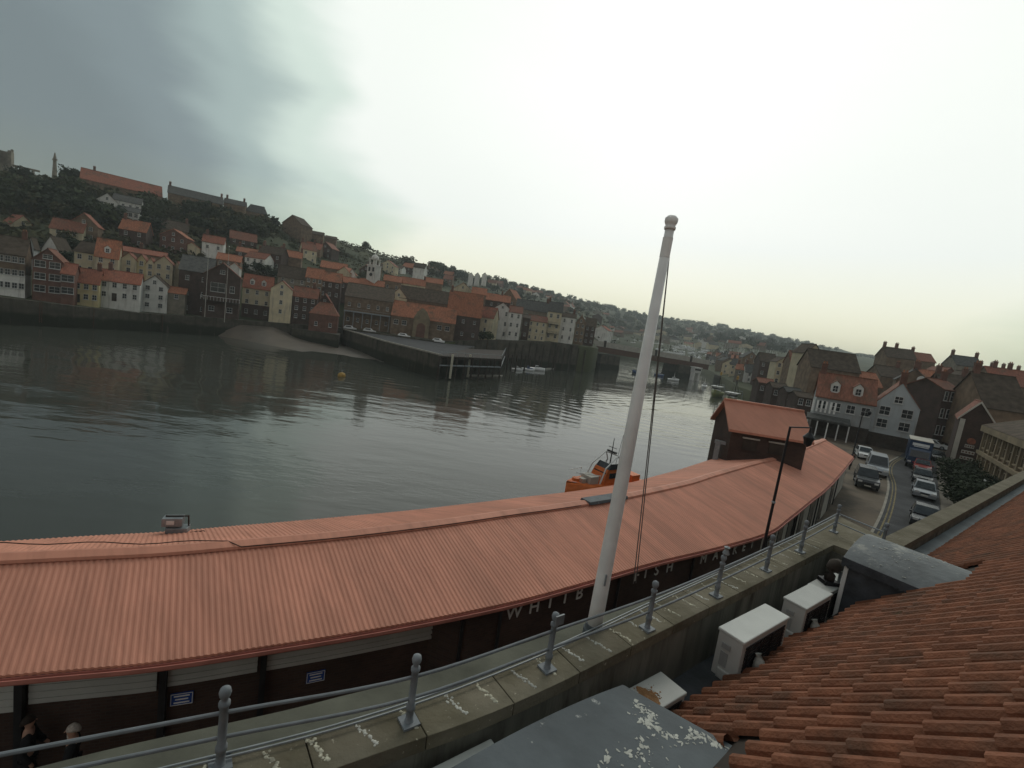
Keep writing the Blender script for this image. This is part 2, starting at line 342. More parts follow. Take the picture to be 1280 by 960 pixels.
hsum = mth('ADD', hsum, mth('MULTIPLY', rings(90, 230, 3.4, 120, 190, 2.5), .3))
bp = nt.nodes.new('ShaderNodeBump'); bp.inputs['Strength'].default_value = .34; bp.inputs['Distance'].default_value = .25; nt.links.new(hsum, bp.inputs['Height']); nt.links.new(bp.outputs[0], b.inputs['Normal'])
mb = MB(); mb.strip([[(-900, -300, -4), (600, -300, -4)], [(-900, 900, -4), (600, 900, -4)]])
struct(mb.build('water', wm))

# ------------------------------------------------------------------ sky and sun
W = bpy.data.worlds.new('World'); SC.world = W; W.use_nodes = True; nt = W.node_tree; bg = nt.nodes['Background']
SUN = ray(845, 165).normalized(); s_az = atan2(SUN.x, SUN.y); s_el = radians(48); SUND = Vector((sin(s_az) * cos(s_el), cos(s_az) * cos(s_el), sin(s_el)))
sky = nt.nodes.new('ShaderNodeTexSky'); sky.sky_type = 'NISHITA'; sky.sun_disc = False; sky.sun_elevation = s_el; sky.sun_rotation = s_az
tc = nt.nodes.new('ShaderNodeTexCoord'); nm = nt.nodes.new('ShaderNodeVectorMath'); nm.operation = 'NORMALIZE'; nt.links.new(tc.outputs['Generated'], nm.inputs[0])
dt = nt.nodes.new('ShaderNodeVectorMath'); dt.operation = 'DOT_PRODUCT'; nt.links.new(nm.outputs[0], dt.inputs[0]); dt.inputs[1].default_value = SUN
ac = nt.nodes.new('ShaderNodeMath'); ac.operation = 'ARCCOSINE'; nt.links.new(dt.outputs['Value'], ac.inputs[0])
mp = nt.nodes.new('ShaderNodeMapping'); mp.inputs['Scale'].default_value = (1, 1, 3.2); nt.links.new(nm.outputs[0], mp.inputs[0])
nz = nt.nodes.new('ShaderNodeTexNoise'); nz.inputs['Scale'].default_value = 1.7; nz.inputs['Detail'].default_value = 5; nz.inputs['Roughness'].default_value = .5; nt.links.new(mp.outputs[0], nz.inputs[0])
nr = nt.nodes.new('ShaderNodeMapRange'); nr.inputs[1].default_value = .25; nr.inputs[2].default_value = .75; nr.inputs[3].default_value = -.1; nr.inputs[4].default_value = .1; nt.links.new(nz.outputs[0], nr.inputs[0])
ad = nt.nodes.new('ShaderNodeMath'); nt.links.new(ac.outputs[0], ad.inputs[0]); nt.links.new(nr.outputs[0], ad.inputs[1])
dv = nt.nodes.new('ShaderNodeMath'); dv.operation = 'DIVIDE'; dv.inputs[1].default_value = 2.; nt.links.new(ad.outputs[0], dv.inputs[0])
rp = nt.nodes.new('ShaderNodeValToRGB'); el = rp.color_ramp.elements; rp.color_ramp.interpolation = 'EASE'
stops = SKY_STOPS = [(0, (1.05, 1.07, 1.02)), (.285, (.95, .99, .93)), (.34, (.68, .79, .71)), (.395, (.38, .47, .45)), (.45, (.22, .27, .28)), (.5, (.18, .22, .228)), (.62, (.18, .215, .222)), (.8, (.32, .33, .33)), (1., (.38, .38, .37))]
el[0].position, el[0].color = stops[0][0], (*stops[0][1], 1); el[1].position, el[1].color = stops[-1][0], (*stops[-1][1], 1)
for p, c in stops[1:-1]: e = el.new(p); e.color = (*c, 1)
nt.links.new(dv.outputs[0], rp.inputs[0])
sx = nt.nodes.new('ShaderNodeSeparateXYZ'); nt.links.new(nm.outputs[0], sx.inputs[0])
hr = nt.nodes.new('ShaderNodeMapRange'); hr.inputs[1].default_value = .0; hr.inputs[2].default_value = .2; hr.inputs[3].default_value = 1; hr.inputs[4].default_value = 0; nt.links.new(sx.outputs[2], hr.inputs[0])
tm = nt.nodes.new('ShaderNodeMix'); tm.data_type = 'RGBA'; tm.blend_type = 'MULTIPLY'; nt.links.new(hr.outputs[0], tm.inputs[0]); nt.links.new(rp.outputs[0], tm.inputs[6]); tm.inputs[7].default_value = (1.22, 1.12, .8, 1)
sc_ = nt.nodes.new('ShaderNodeVectorMath'); sc_.operation = 'SCALE'; sc_.inputs['Scale'].default_value = 10; nt.links.new(tm.outputs[2], sc_.inputs[0])
mx = nt.nodes.new('ShaderNodeMix'); mx.data_type = 'RGBA'; mx.inputs[0].default_value = .95; nt.links.new(sky.outputs[0], mx.inputs[6]); nt.links.new(sc_.outputs[0], mx.inputs[7])
nt.links.new(mx.outputs[2], bg.inputs[0]); bg.inputs[1].default_value = .1
sd = bpy.data.lights.new('sun', 'SUN'); sd.energy = .5; sd.angle = radians(20); sd.color = (1, .95, .86)
so = bpy.data.objects.new('sun', sd); COL.objects.link(so); so.rotation_euler = (-SUND).to_track_quat('-Z', 'Y').to_euler(); so.location = (0, 0, 200)
# haze over the whole harbour
hm = bpy.data.materials.new('haze'); hm.use_nodes = True; nt = hm.node_tree; nt.nodes.remove(nt.nodes['Principled BSDF'])
pv = nt.nodes.new('ShaderNodeVolumePrincipled'); pv.inputs['Color'].default_value = (.86, .93, .93, 1); pv.inputs['Density'].default_value = HAZE if 'HAZE' in globals() else .00036; pv.inputs['Anisotropy'].default_value = .2
nt.links.new(pv.outputs[0], nt.nodes['Material Output'].inputs['Volume'])
mb = MB(); mb.box((0, 600, 57), (6400, 3200, 136)); hz = mb.build('haze', hm); hz['kind'] = 'stuff'
# ------------------------------------------------------------------ houses
WIN = {}
mat('window_white', (.5, .5, .48), .6, .15, 2)
def win_meshes(w, h, style='white'):
    k = (round(w, 1), round(h, 1), style)
    if k not in WIN:
        w, h = k[0], k[1]; fr = MB(); t = .07; d = .1
        for cx, cz, sx, sz in ((0, t / 2, w, t), (0, h - t / 2, w, t), (-(w - t) / 2, h / 2, t, h - 2 * t), ((w - t) / 2, h / 2, t, h - 2 * t)): fr.box((cx, -.03, cz), (sx, d, sz))
        fr.box((0, -.02, h / 2), (w - 2 * t, .06, .06))
        if w > .7: fr.box((0, -.015, h / 2), (.05, .05, h - 2 * t))
        fr.box((0, -.07, -.05), (w + .2, .16, .1))
        pn = MB().box((0, 0, h / 2), (w - .1, .03, h - .1))
        fm = {'white': 'window_white', 'dark': 'black_paint', 'stone': 'sand_stone'}[style]
        WIN[k] = (fr.mesh('window', fm), pn.mesh('pane', 'glass_dark'))
    return WIN[k]
def window(parent, x, y, z, w, h, rz=0., style='white', pane=True):
    a, b = win_meshes(w, h, style); o = link('window', a, parent); o.location = (x, y, z); o.rotation_euler = (0, 0, rz)
    p = link('pane', b, o)
    return o
def chimney(parent, x, y, z, h=1.6, m='red_brick', n=2):
    c = MB().box((x, y, z + h / 2 - .5), (.55 + .3 * (n - 1), .6, h + 1)); c.box((x, y, z + h + .06), (.7 + .3 * (n - 1), .74, .14))
    o = c.build('chimney', m, parent); q = MB()
    for i in range(n): q.lathe((x + (i - (n - 1) / 2) * .4, y, z + h + .13), [(.14, 0), (.11, .3), (.13, .4)], 8)
    q.build('chimney_pot', 'chimney_pot', o); return o

def house(loc, rz, w, eh, rh, dep, style, wall, roof, label, name='house', cat='house', group=None, wins=None, chim=(), dormers=0, lower=None, found=5, over=.25, door=None, wsize=(.9, 1.3), wrows=None, wstyle='white', hip=0, sidewins=0, pane=True):
    "front faces local -y; style eave: ridge runs along x; gable: the gable faces the front; flat: parapet"
    t = thing(name, label, cat, loc, rz, group); hw = w / 2
    m = MB()
    P = [(-hw, 0), (hw, 0), (hw, dep), (-hw, dep)]
    lo = lower[1] if lower else 0
    if lower: MB().prism(P, -found, lo).build('ground_floor_wall', lower[0], t)
    m.prism(P, lo if lower else -found, eh)
    if style == 'eave' and not hip:
        for x in (-hw, hw): m.add([(x, 0, eh), (x, dep, eh), (x, dep / 2, eh + rh)], [(0, 1, 2)])
    elif style == 'gable':
        for y in (0, dep): m.add([(-hw, y, eh), (hw, y, eh), (0, y, eh + rh)], [(0, 1, 2)])
    elif style == 'flat':
        for c, d in (((0, .15, eh + .25), (w, .3, .5)), ((-hw + .15, dep / 2, eh + .25), (.3, dep - .6, .5)), ((hw - .15, dep / 2, eh + .25), (.3, dep - .6, .5))): m.box(c, d)
    m.build('wall', wall, t)
    r = MB(); th = .16; o = over
    if style == 'eave':
        sl = rh / (dep / 2); hx = hip * hw
        for s in (0, 1):
            y0 = -o if s == 0 else dep + o; ym = dep / 2
            a = [(-hw - o, y0, eh - o * sl + .02), (hw + o, y0, eh - o * sl + .02), (hw + o - hx - (0 if not hip else o), ym, eh + rh + .02), (-hw - o + hx + (0 if not hip else o), ym, eh + rh + .02)]
            r.hull([a, [(p[0], p[1], p[2] + th) for p in a]])
        if hip:
            for s in (-1, 1):
                a = [(s * (hw + o), -o, eh - o * sl + .03), (s * (hw + o), dep + o, eh - o * sl + .03), (s * (hw - hx), dep / 2, eh + rh + .03)]
                r.hull([a, [(p[0], p[1], p[2] + th) for p in a]])
        r.box((0, dep / 2, eh + rh + th + .03), (max(.3, w + 2 * o - 2 * hx - .06), .25, .14))
    elif style == 'gable':
        sl = rh / hw
        for s in (-1, 1):
            a = [(s * (hw + o), -o, eh - o * sl + .02), (s * (hw + o), dep + o, eh - o * sl + .02), (0, dep + o, eh + rh + .02), (0, -o, eh + rh + .02)]
            r.hull([a, [(p[0], p[1], p[2] + th) for p in a]])
        r.box((0, dep / 2, eh + rh + th + .03), (.25, dep + 2 * o - .06, .14))
    elif style == 'mono':
        a = [(-hw - o, -o, eh + .02), (hw + o, -o, eh + .02), (hw + o, dep + o, eh + rh), (-hw - o, dep + o, eh + rh)]; r.hull([a, [(p[0], p[1], p[2] + th) for p in a]])
    else: r.box((0, dep / 2 + .1, eh + .06), (w - .62, dep - .5, .1))
    ro = r.build('roof', roof, t)
    for cx in chim:
        if style == 'gable': chimney(ro, 0, dep * cx, eh + rh)
        else: chimney(ro, cx * hw, dep / 2, eh + rh)
    if wins:
        nc, nr = wins; ww, wh = wsize; fh = eh / nr
        for i in range(nc):
            for j in range(nr):
                x = (i - (nc - 1) / 2) * w / nc; z = fh * j + fh * .38
                if wrows and j not in wrows: continue
                if door is not None and j == 0 and i == door: continue
                window(t, x, -.03, min(z, eh - wh - .15), ww, min(wh, fh * .6), 0, wstyle)
        if style == 'gable' and rh > 2.2 and w > 4: window(t, 0, -.03, eh + rh * .12, ww * .85, min(1.1, rh * .4), 0, wstyle)
    if sidewins:
        for sx, rr in ((1, pi / 2), (-1, -pi / 2)):
            for j in range(wins[1] if wins else 2):
                window(t, sx * (hw + .03), dep * .5, eh / (wins[1] if wins else 2) * (j + .38), .8, 1.1, rr, wstyle)
    if door is not None and wins:
        x = (door - (wins[0] - 1) / 2) * w / wins[0]
        MB().box((x, -.03, 1), (.95, .1, 2.0)).build('door', 'dark_timber', t)
    for i in range(dormers):
        x = (i - (dormers - 1) / 2) * w / dormers * .8; y = dep * .12; zb = eh + rh * .22; hh = min(1.5, rh * .5); sl = rh / (dep / 2)
        d = MB().box((x, y + .7, zb + hh / 2), (1.3, 1.4, hh)); d.add([(x - .65, y, zb + hh), (x + .65, y, zb + hh), (x, y, zb + hh + .6)], [(0, 1, 2)])
        do = d.build('dormer', 'white_render', t); g = MB()
        for s in (-1, 1):
            a = [(x + s * .8, y - .12, zb + hh - .12), (x + s * .8, y + 1.9, zb + hh - .12), (x, y + 1.9, zb + hh + .62), (x, y - .12, zb + hh + .62)]; g.hull([a, [(p[0], p[1], p[2] + .1) for p in a]])
        g.build('dormer_roof', roof, do)
        window(t, x, y - .03, zb + .2, .8, hh * .75)
    return t

def hplace(u0, u1, vb, D, yaw=.8, extra=0.):
    uc = (u0 + u1) / 2; C = atd(uc, vb, D); az = atan2(C.x, C.y); phi = -yaw * az + extra
    t = Vector((cos(phi), sin(phi), 0)); ps = []
    for u in (u0, u1):
        r = ray(u, vb + (u - uc) * .14); den = r.x * t.y - r.y * t.x
        ps.append((C.y * r.x - C.x * r.y) / den if abs(den) > 1e-6 else 0)
    w = abs(ps[1] - ps[0]); mid = C + t * (-(ps[0] + ps[1]) / 2)
    return Vector((mid.x, mid.y, C.z)), phi, w
HB = []
def hp(u0, u1, vb, ve, vr, D, style, wall, roof, label, dep=7, yaw=.8, extra=0., **k):
    loc, phi, w = hplace(u0, u1, vb, D, yaw, extra); s = loc.y / 580.
    HB.append((u0, u1, vr, vb))
    return house(loc, phi, w, (vb - ve) * s, max(.8, (ve - vr) * s), dep, style, wall, roof, label, **k)
# ------------------------------------------------------------------ town on the far bank: buildings read off the photo one by one
BR, OR, SL, BS = 'red_pantile', 'orange_pantile', 'slate', 'brown_slate'
hp(-4, 31, 366, 318, 297, 104, 'eave', 'brown_stone', BS, 'dark stone house with white ground floor at the left edge of the far quay', lower=('white_render', 4.2), wins=(4, 3), chim=(.7,), found=9)
hp(40, 77, 371, 326, 312, 107, 'gable', 'red_brick', 'brown_pantile', 'tall red brick house with white bay windows and shallow gable on far quay', wins=(2, 3), wsize=(1.9, 1.5), found=9, dep=9)
hp(76, 92, 373, 343, 330, 108, 'eave', 'red_brick', BR, 'narrow red brick house with one wide white window beside the yellow house', wins=(1, 2), wsize=(2.2, 1.5), found=9)
hp(91, 123, 379, 354, 337, 113, 'eave', 'pale_yellow', BR, 'yellow waterfront cottage with dark doorway and brown red roof', wins=(3, 2), door=0, chim=(.8,), found=9)
hp(123, 174, 377, 353, 340, 119, 'eave', 'white_render', BR, 'long low white waterfront cottage with red roof beside white gable house', wins=(4, 2), door=1, chim=(-.6,), found=9)
hp(175, 208, 388, 357, 345, 127, 'gable', 'white_render', BS, 'white gable fronted house standing forward on the far quay edge', wins=(2, 3), wsize=(1, 1.2), found=9)
hp(209, 231, 376, 367, 360, 130, 'eave', 'grey_stone', OR, 'low shed with bright red roof beside the white gable house', wins=(1, 1), found=9)
hp(221, 262, 395, 340, 321, 136, 'eave', 'dark_brick', SL, 'big dark brick boathouse with slate roof behind the two flagpoles', wins=(2, 3), found=9, dep=12)
t = hp(252, 297, 396, 345, 330, 134, 'gable', 'dark_brick', 'brown_pantile', 'dark brick clubhouse front with wide white window and balcony', wins=(2, 3), found=9, dep=4, wsize=(1.4, 1.4), wrows=(0,))
w_, s_ = 10.4, 134 / 580
window(t, -.9, -.05, 7.0, 3.6, 2.6); window(t, 2.6, -.05, 7.2, 1.2, 1.9)
b_ = MB().box((0, -.8, 4.4), (9.6, 1.5, .2)); b_.build('balcony', 'dark_timber', t)
b_ = MB()
for i in range(13): b_.box((-4.7 + i * .783, -1.5, 5), (.06, .06, 1.05))
b_.box((0, -1.5, 5.55), (9.6, .09, .09)); b_.build('balcony_rail', 'white_paint', t)
hp(301, 337, 397, 361, 345, 148, 'eave', 'cream_render', BR, 'cream house with brick ground floor and two white dormers on far quay', wins=(3, 3), dormers=2, lower=('dark_brick', 4), found=9)
hp(336, 363, 396, 362, 352, 147, 'gable', 'cream_render', BR, 'plain cream gable house next to the house with two dormers', wins=(1, 3), found=9)
hp(364, 394, 402, 372, 360, 150, 'eave', 'dark_brick', 'brown_pantile', 'dark brick warehouse right of the plain cream gable', wins=(3, 3), found=9, chim=(.6,))
hp(385, 420, 417, 393, 379, 146, 'eave', 'red_brick', 'brown_pantile', 'small red brick watch house with hipped roof on stone bastion', hip=.55, found=9, dep=8, wins=(2, 1))
hp(394, 413, 402, 380, 368, 158, 'gable', 'dark_brick', BR, 'red roofed gable behind the hipped watch house', wins=(1, 2))
t = hp(428, 487, 411, 374, 357, 165, 'eave', 'brown_stone', BS, 'wide dark market shed with grey brown roof and open steel front', wins=(5, 2), dep=16, found=4)
m = MB()
for i in range(6): m.box((-7.5 + i * 3, -2.2, 2.7), (.22, .22, 5.4))
m.box((0, -2.2, 5.4), (15.6, .26, .3)); m.box((0, -1.1, 5.6), (15.6, 2.4, .12)); m.box((0, -2.2, 6.4), (15.6, .08, .08)); m.build('steel_veranda', 'galvanised', t)
t = hp(487, 566, 422, 399, 381, 166, 'eave', 'brown_stone', OR, 'stone quayside hall with orange roof and arched centre doorway', dep=10, found=4, wsize=(1.3, 1.4), wrows=())
L_ = t.location.y / 580
for x in (-9.4, -6.6, 5.8, 8.6): window(t, x, -.03, 3.6, 1.6, 1.6)
g = MB(); g.box((-.6, -.5, 3.4), (5.6, 1.2, 6.8)); g.hull([[(-3.4, -1.1, 6.8), (2.2, -1.1, 6.8), (1, -1.1, 9.2), (-.6, -1.1, 10.4), (-2.2, -1.1, 9.2)], [(-3.4, .1, 6.8), (2.2, .1, 6.8), (1, .1, 9.2), (-.6, .1, 10.4), (-2.2, .1, 9.2)]])
pe = g.build('pediment', 'sand_stone', t)
a_ = [(-.6 + 1.5 * cos(k * pi / 10), -1.16, 3.6 + 1.5 * sin(k * pi / 10)) for k in range(11)] + [(-2.1, -1.16, .1), (.9, -1.16, .1)]
g = MB().hull([a_, [(p[0], -1.1, p[2]) for p in a_]]); g.build('arched_door', 'red_brick', pe)
hp(497, 566, 399, 377, 362, 182, 'eave', 'brown_stone', BS, 'long grey brown roof of the hall behind the orange roofed stone building', dep=9)
hp(485, 506, 396, 372, 361, 180, 'gable', 'cream_render', BR, 'cream gable left of the long grey brown roof', wins=(1, 2), dep=6)
hp(555, 597, 425, 394, 366, 172, 'eave', 'dark_brick', OR, 'dark brick house under a tall steep orange roof', wins=(3, 2), chim=(-.9,), dep=9)
hp(596, 614, 418, 397, 384, 180, 'eave', 'cream_render', BR, 'small cream house between the steep orange roof and white gable', wins=(1, 2), extra=-.3)
hp(612, 634, 424, 387, 379, 188, 'gable', 'white_render', 'brown_pantile', 'tall white gable house with three storeys over the harbour', wins=(2, 3), wsize=(.9, 1.7), dep=8, found=14)
hp(632, 648, 424, 391, 383, 187, 'eave', 'white_render', 'brown_pantile', 'white three storey block joined to the right of the tall white gable', wins=(2, 3), wsize=(.9, 1.6), dep=8, found=14)
hp(650, 659, 425, 398, 394, 193, 'eave', 'dark_brick', 'brown_slate', 'narrow dark brick house between the white block and cream house', wins=(1, 2), dep=7, found=14)
hp(657, 680, 427, 402, 395, 194, 'eave', 'cream_render', 'brown_pantile', 'cream waterside house with dark doorway and low brown roof', wins=(3, 3), wsize=(.8, 1.3), dep=8, found=14)
hp(643, 682, 402, 388, 376, 207, 'eave', 'grey_stone', SL, 'broad slate roofed house behind the cream waterside house', wins=(4, 1), chim=(.95,), dep=9)
t = hp(680, 697, 427, 390, 378, 197, 'eave', 'cream_render', SL, 'tall cream house with stacked bay windows over the harbour', wins=(2, 3), wsize=(1.1, 1.7), chim=(-1,), dep=8, found=14)
m = MB()
for z in (3.4, 7.2): m.box((0, -.6, z), (4.8, 1.1, .16)); m.box((0, -1.1, z + .9), (4.8, .07, .07)); [m.box((-2.3 + i * .575, -1.1, z + .45), (.05, .05, .9)) for i in range(9)]
m.build('balcony', 'black_paint', t)
hp(697, 715, 428, 397, 392, 199, 'eave', 'white_render', 'brown_slate', 'white three storey end house of the waterside row', wins=(2, 3), wsize=(.8, 1.5), dep=7, found=14, chim=(.7,))
hp(716, 728, 430, 404, 394, 206, 'gable', 'brown_stone', 'brown_pantile', 'brown stone house right of the white end house', wins=(2, 3), found=14)
hp(728, 741, 431, 408, 398, 212, 'eave', 'dark_brick', BS, 'dark brick house beside the bridge end', wins=(2, 3), found=14)
# second rows and hillside pieces
hp(92, 119, 344, 316, 303, 126, 'eave', 'cream_render', BS, 'cream house under dark hipped roof above the yellow cottage', wins=(2, 2), hip=.4)
hp(118, 147, 344, 322, 300, 126, 'eave', 'cream_render', OR, 'cream house with big orange roof above the long white cottage', wins=(2, 2), dormers=1)
hp(150, 170, 344, 325, 317, 132, 'gable', 'cream_render', BR, 'left cream gable of the stepped gable row', wins=(1, 2))
hp(170, 182, 346, 326, 319, 134, 'gable', 'pale_yellow', BR, 'narrow yellowish gable second in the stepped gable row', wins=(1, 2))
hp(182, 192, 348, 330, 323, 135, 'gable', 'cream_render', BR, 'narrowest cream gable third in the stepped gable row', wins=(1, 2))
hp(192, 215, 352, 330, 321, 136, 'gable', 'cream_render', BR, 'widest cream gable at the right of the stepped gable row', wins=(2, 2))
hp(150, 206, 334, 318, 312, 150, 'eave', 'brown_stone', BR, 'red roofed range behind the stepped gable row', dep=8, chim=(-.2,))
hp(214, 226, 360, 338, 328, 140, 'gable', 'cream_render', 'brown_pantile', 'slim cream gable left of the slate boathouse roof')
hp(14, 43, 303, 283, 271, 150, 'gable', 'cream_render', BR, 'cream gable house standing high on the left hillside', wins=(1, 2), extra=.5)
hp(44, 60, 292, 279, 274, 160, 'eave', 'white_render', BS, 'low white house right of the high cream gable')
hp(61, 74, 296, 287, 280, 158, 'gable', 'white_render', BR, 'small bright white gable among red roofs on the left hillside')
hp(52, 73, 322, 312, 296, 132, 'gable', 'white_render', BS, 'white triangular gable above the red brick bay window house', extra=-.3)
hp(34, 42, 330, 308, 298, 124, 'gable', 'grey_render', BS, 'thin grey gable left of the white triangular gable')
hp(120, 146, 270, 252, 243, 186, 'gable', 'white_render', BS, 'white villa with gable on the wooded slope below the red roof', wins=(2, 2))
hp(140, 176, 264, 253, 245, 190, 'eave', 'white_render', SL, 'white villa wing with grey roof on the wooded slope', wins=(4, 1))
hp(145, 173, 280, 265, 259, 178, 'eave', 'white_render', SL, 'bright white house with a row of windows on the wooded slope', wins=(4, 2), wsize=(1.1, 1.6))
hp(200, 234, 300, 288, 277, 188, 'eave', 'brown_stone', BS, 'weathered brown house half lost in trees on the slope', wins=(3, 1), chim=(.8,))
hp(252, 279, 316, 304, 295, 178, 'eave', 'white_render', BR, 'white cottage with red roof standing alone above the boathouse', wins=(2, 1), chim=(-.7,))
hp(228, 250, 316, 310, 304, 176, 'gable', 'cream_render', OR, 'low cream gable with orange roof left of the lone white cottage')
hp(270, 300, 336, 326, 318, 168, 'eave', 'brown_stone', OR, 'orange roofed house behind the clubhouse flagpoles', wins=(3, 1))
hp(286, 299, 340, 334, 329, 165, 'gable', 'white_render', OR, 'tiny white gable just right of the right flagpole')
hp(326, 350, 326, 319, 311, 195, 'eave', 'cream_render', OR, 'cream gabled cottage high on the slope above the dormer house', chim=(1, -.9))
hp(356, 376, 330, 322, 314, 200, 'eave', 'brown_stone', OR, 'orange roofed cottage right of the high cream cottage', chim=(.9,))
hp(346, 382, 366, 348, 334, 168, 'eave', 'grey_stone', BS, 'tall grey stone house behind the plain cream gable', wins=(3, 2))
hp(381, 402, 366, 348, 336, 170, 'eave', 'brown_stone', OR, 'house with orange roof right of the tall grey stone house', wins=(3, 2))
hp(398, 424, 374, 352, 341, 172, 'eave', 'dark_brick', OR, 'dark brick house with orange roof left of the market shed', wins=(3, 2))
hp(400, 432, 344, 336, 328, 200, 'eave', 'brown_stone', OR, 'long orange roof behind the pale gable near clock tower')
hp(420, 437, 352, 341, 334, 196, 'gable', 'cream_render', OR, 'pale cream gable left of the white clock tower', extra=-.35)
hp(434, 444, 352, 344, 337, 197, 'gable', 'white_render', BS, 'small white gable tucked behind the pale cream gable')
hp(424, 448, 364, 354, 347, 190, 'eave', 'dark_brick', OR, 'orange roofed house below the pale cream gable', wins=(3, 1))
hp(448, 478, 372, 358, 350, 192, 'eave', 'dark_brick', OR, 'orange roofed range directly below the white clock tower', wins=(4, 1))
hp(478, 500, 366, 352, 345, 200, 'eave', 'brown_stone', OR, 'orange roofed house right of the white clock tower', wins=(2, 1))
hp(500, 530, 366, 356, 348, 215, 'eave', 'cream_render', OR, 'cream house with orange roof above the long grey brown roof', wins=(3, 1), chim=(.9,))
hp(530, 552, 362, 354, 348, 235, 'eave', 'brown_stone', OR, 'orange roof right of the cream house above the long grey roof')
hp(566, 588, 372, 362, 354, 215, 'gable', 'cream_render', OR, 'cream gable behind the tall steep orange roof', wins=(1, 1))
hp(588, 606, 380, 368, 360, 210, 'eave', 'brown_stone', OR, 'orange roofed house right of the cream gable behind the quay', wins=(2, 1))
hp(600, 636, 386, 376, 368, 222, 'eave', 'dark_brick', OR, 'long orange roof behind the tall white gable house', wins=(4, 1), chim=(.4,))
hp(624, 644, 384, 374, 362, 236, 'gable', 'brown_stone', OR, 'steep orange roofed house above the white three storey block', wins=(2, 1), extra=-.5)
hp(516, 530, 342, 335, 329, 300, 'eave', 'white_render', BS, 'white farmhouse on the crest right of the lone round tree', extra=-.2)
for u0, c in ((585, 0), (593, 1), (602, 2)):
    hp(u0, u0 + 6, 350, 344, 341, 420, 'gable', 'white_render', BS, ('leftmost', 'middle', 'rightmost')[c] + ' of three small white houses near the wooded skyline', group='white houses near the wooded skyline')
# along the crest
hp(100, 202, 247, 235, 221, 209, 'eave', 'brown_stone', BR, 'very long red roofed building along the top of the left hill', dep=12, yaw=1.0, chim=(-.7,), found=2.2)
hp(209, 278, 262, 249, 239, 224, 'eave', 'brown_stone', SL, 'long slate roofed range on the hilltop right of the red roof', dep=11, yaw=1.0, chim=(-.95, .95), found=2.2)
hp(279, 306, 265, 256, 250, 238, 'eave', 'brown_stone', SL, 'lower slate roofed house with chimneys at the end of the hilltop range', chim=(-.8, .8), found=2.2)
hp(306, 333, 276, 266, 257, 246, 'eave', 'brown_stone', SL, 'stepped grey stone house on the falling crest of the hill', hip=.35, found=2.2)
hp(352, 376, 290, 280, 270, 255, 'gable', 'brown_stone', BS, 'dark stone barn with gable alone on the crest', extra=-.6, dep=9)
hp(384, 404, 298, 293, 289, 270, 'eave', 'brown_stone', BS, 'low ruined stone wall building right of the crest barn')
hp(406, 420, 302, 298, 295, 280, 'eave', 'brown_stone', BS, 'low stone outhouse furthest right on the bare crest')
# abbey ruin
C_ = atd(2, 222, 222); t = thing('abbey_ruin', 'roofless abbey ruin tower at the left edge of the hilltop', 'abbey ruin', C_, .7)
m = MB(); m.box((0, 0, 2), (7, 7, 8)); m.box((-2.9, 0, 10), (1.2, 7, 9)); m.box((2.9, 0, 9), (1.2, 7, 7)); m.box((0, 3, 9), (4.6, 1, 7)); m.box((-2.9, -2.9, 15.5), (.9, .9, 2)); m.box((2.9, 2.9, 13.2), (.9, .9, 1.6)); m.build('tower_wall', 'grey_stone', t)
m = MB(); m.box((8, 0, 1.6), (9, 1, 6)); [m.box((4.6 + i * 1.9, 0, 5.4), (.8, 1, 1.8)) for i in range(4)]; m.box((8, 0, 6.6), (9, 1, .8)); m.build('arcade_wall', 'grey_stone', t)
C_ = atd(68, 226, 212); t = thing('memorial_cross', 'tall thin stone cross standing against the sky on the left hilltop', 'cross', C_)
m = MB(); m.lathe((0, 0, -1), [(2.6, 0), (2.4, 1.4), (1.2, 1.6), (.95, 2.2)], 8); m.build('plinth', 'grey_stone', t)
m = MB(); m.hull([[(-.75, -.5, 1), (.75, -.5, 1), (.75, .5, 1), (-.75, .5, 1)], [(-.4, -.3, 10), (.4, -.3, 10), (.4, .3, 10), (-.4, .3, 10)], [(-.12, -.1, 12), (.12, -.1, 12), (.12, .1, 12), (-.12, .1, 12)]]); m.box((0, 0, 9), (2, .45, .7)); m.build('shaft', 'grey_stone', t)
# clock tower
C_ = atd(466, 353, 196); t = thing('clock_tower', 'white clock tower with open cupola rising above orange roofs', 'clock tower', C_, -.25)
MB().box((0, 0, 2.2), (4, 4, 9)).build('tower_base', 'white_render', t)
m = MB(); m.box((0, 0, 6.85), (4.4, 4.4, .3)); [m.box((sx * 1.35, sy * 1.35, 8.2), (.5, .5, 2.4)) for sx in (-1, 1) for sy in (-1, 1)]; m.box((0, 0, 9.5), (3.6, 3.6, .3)); m.build('belfry', 'white_render', t)
MB().lathe((0, 0, 9.65), [(1.6, 0), (1.5, .6), (1.1, 1.2), (.5, 1.6), (.12, 1.8), (.08, 2.8), (.01, 2.9)], 16).build('cupola', 'white_render', t, True)
for dx in (-.9, .9): window(t, dx, -2.03, 4.4, .9, 1.6, 0, 'dark')
m = MB().lathe((0, 0, 0), [(.7, -.05), (.7, .05)], 20); o = m.build('clock_face', 'black_paint', t); o.rotation_euler = (pi / 2, 0, 0); o.location = (0, -2.05, 3)
# flagpoles by the clubhouse
for i, u in enumerate((256, 281)):
    C_ = atd(u, 394, 131); t = thing('flagpole', ('left', 'right')[i] + ' of two thin pale poles in front of the dark clubhouse', 'flagpole', C_, 0, 'poles in front of the clubhouse')
    MB().tube([(0, 0, -2), (0, 0, 19)], [.09, .045], 6).build('pole', 'render_pale', t); MB().lathe((0, 0, 19), [(.05, 0), (.14, .12), (.01, .26)], 8).build('finial', 'white_paint', t)
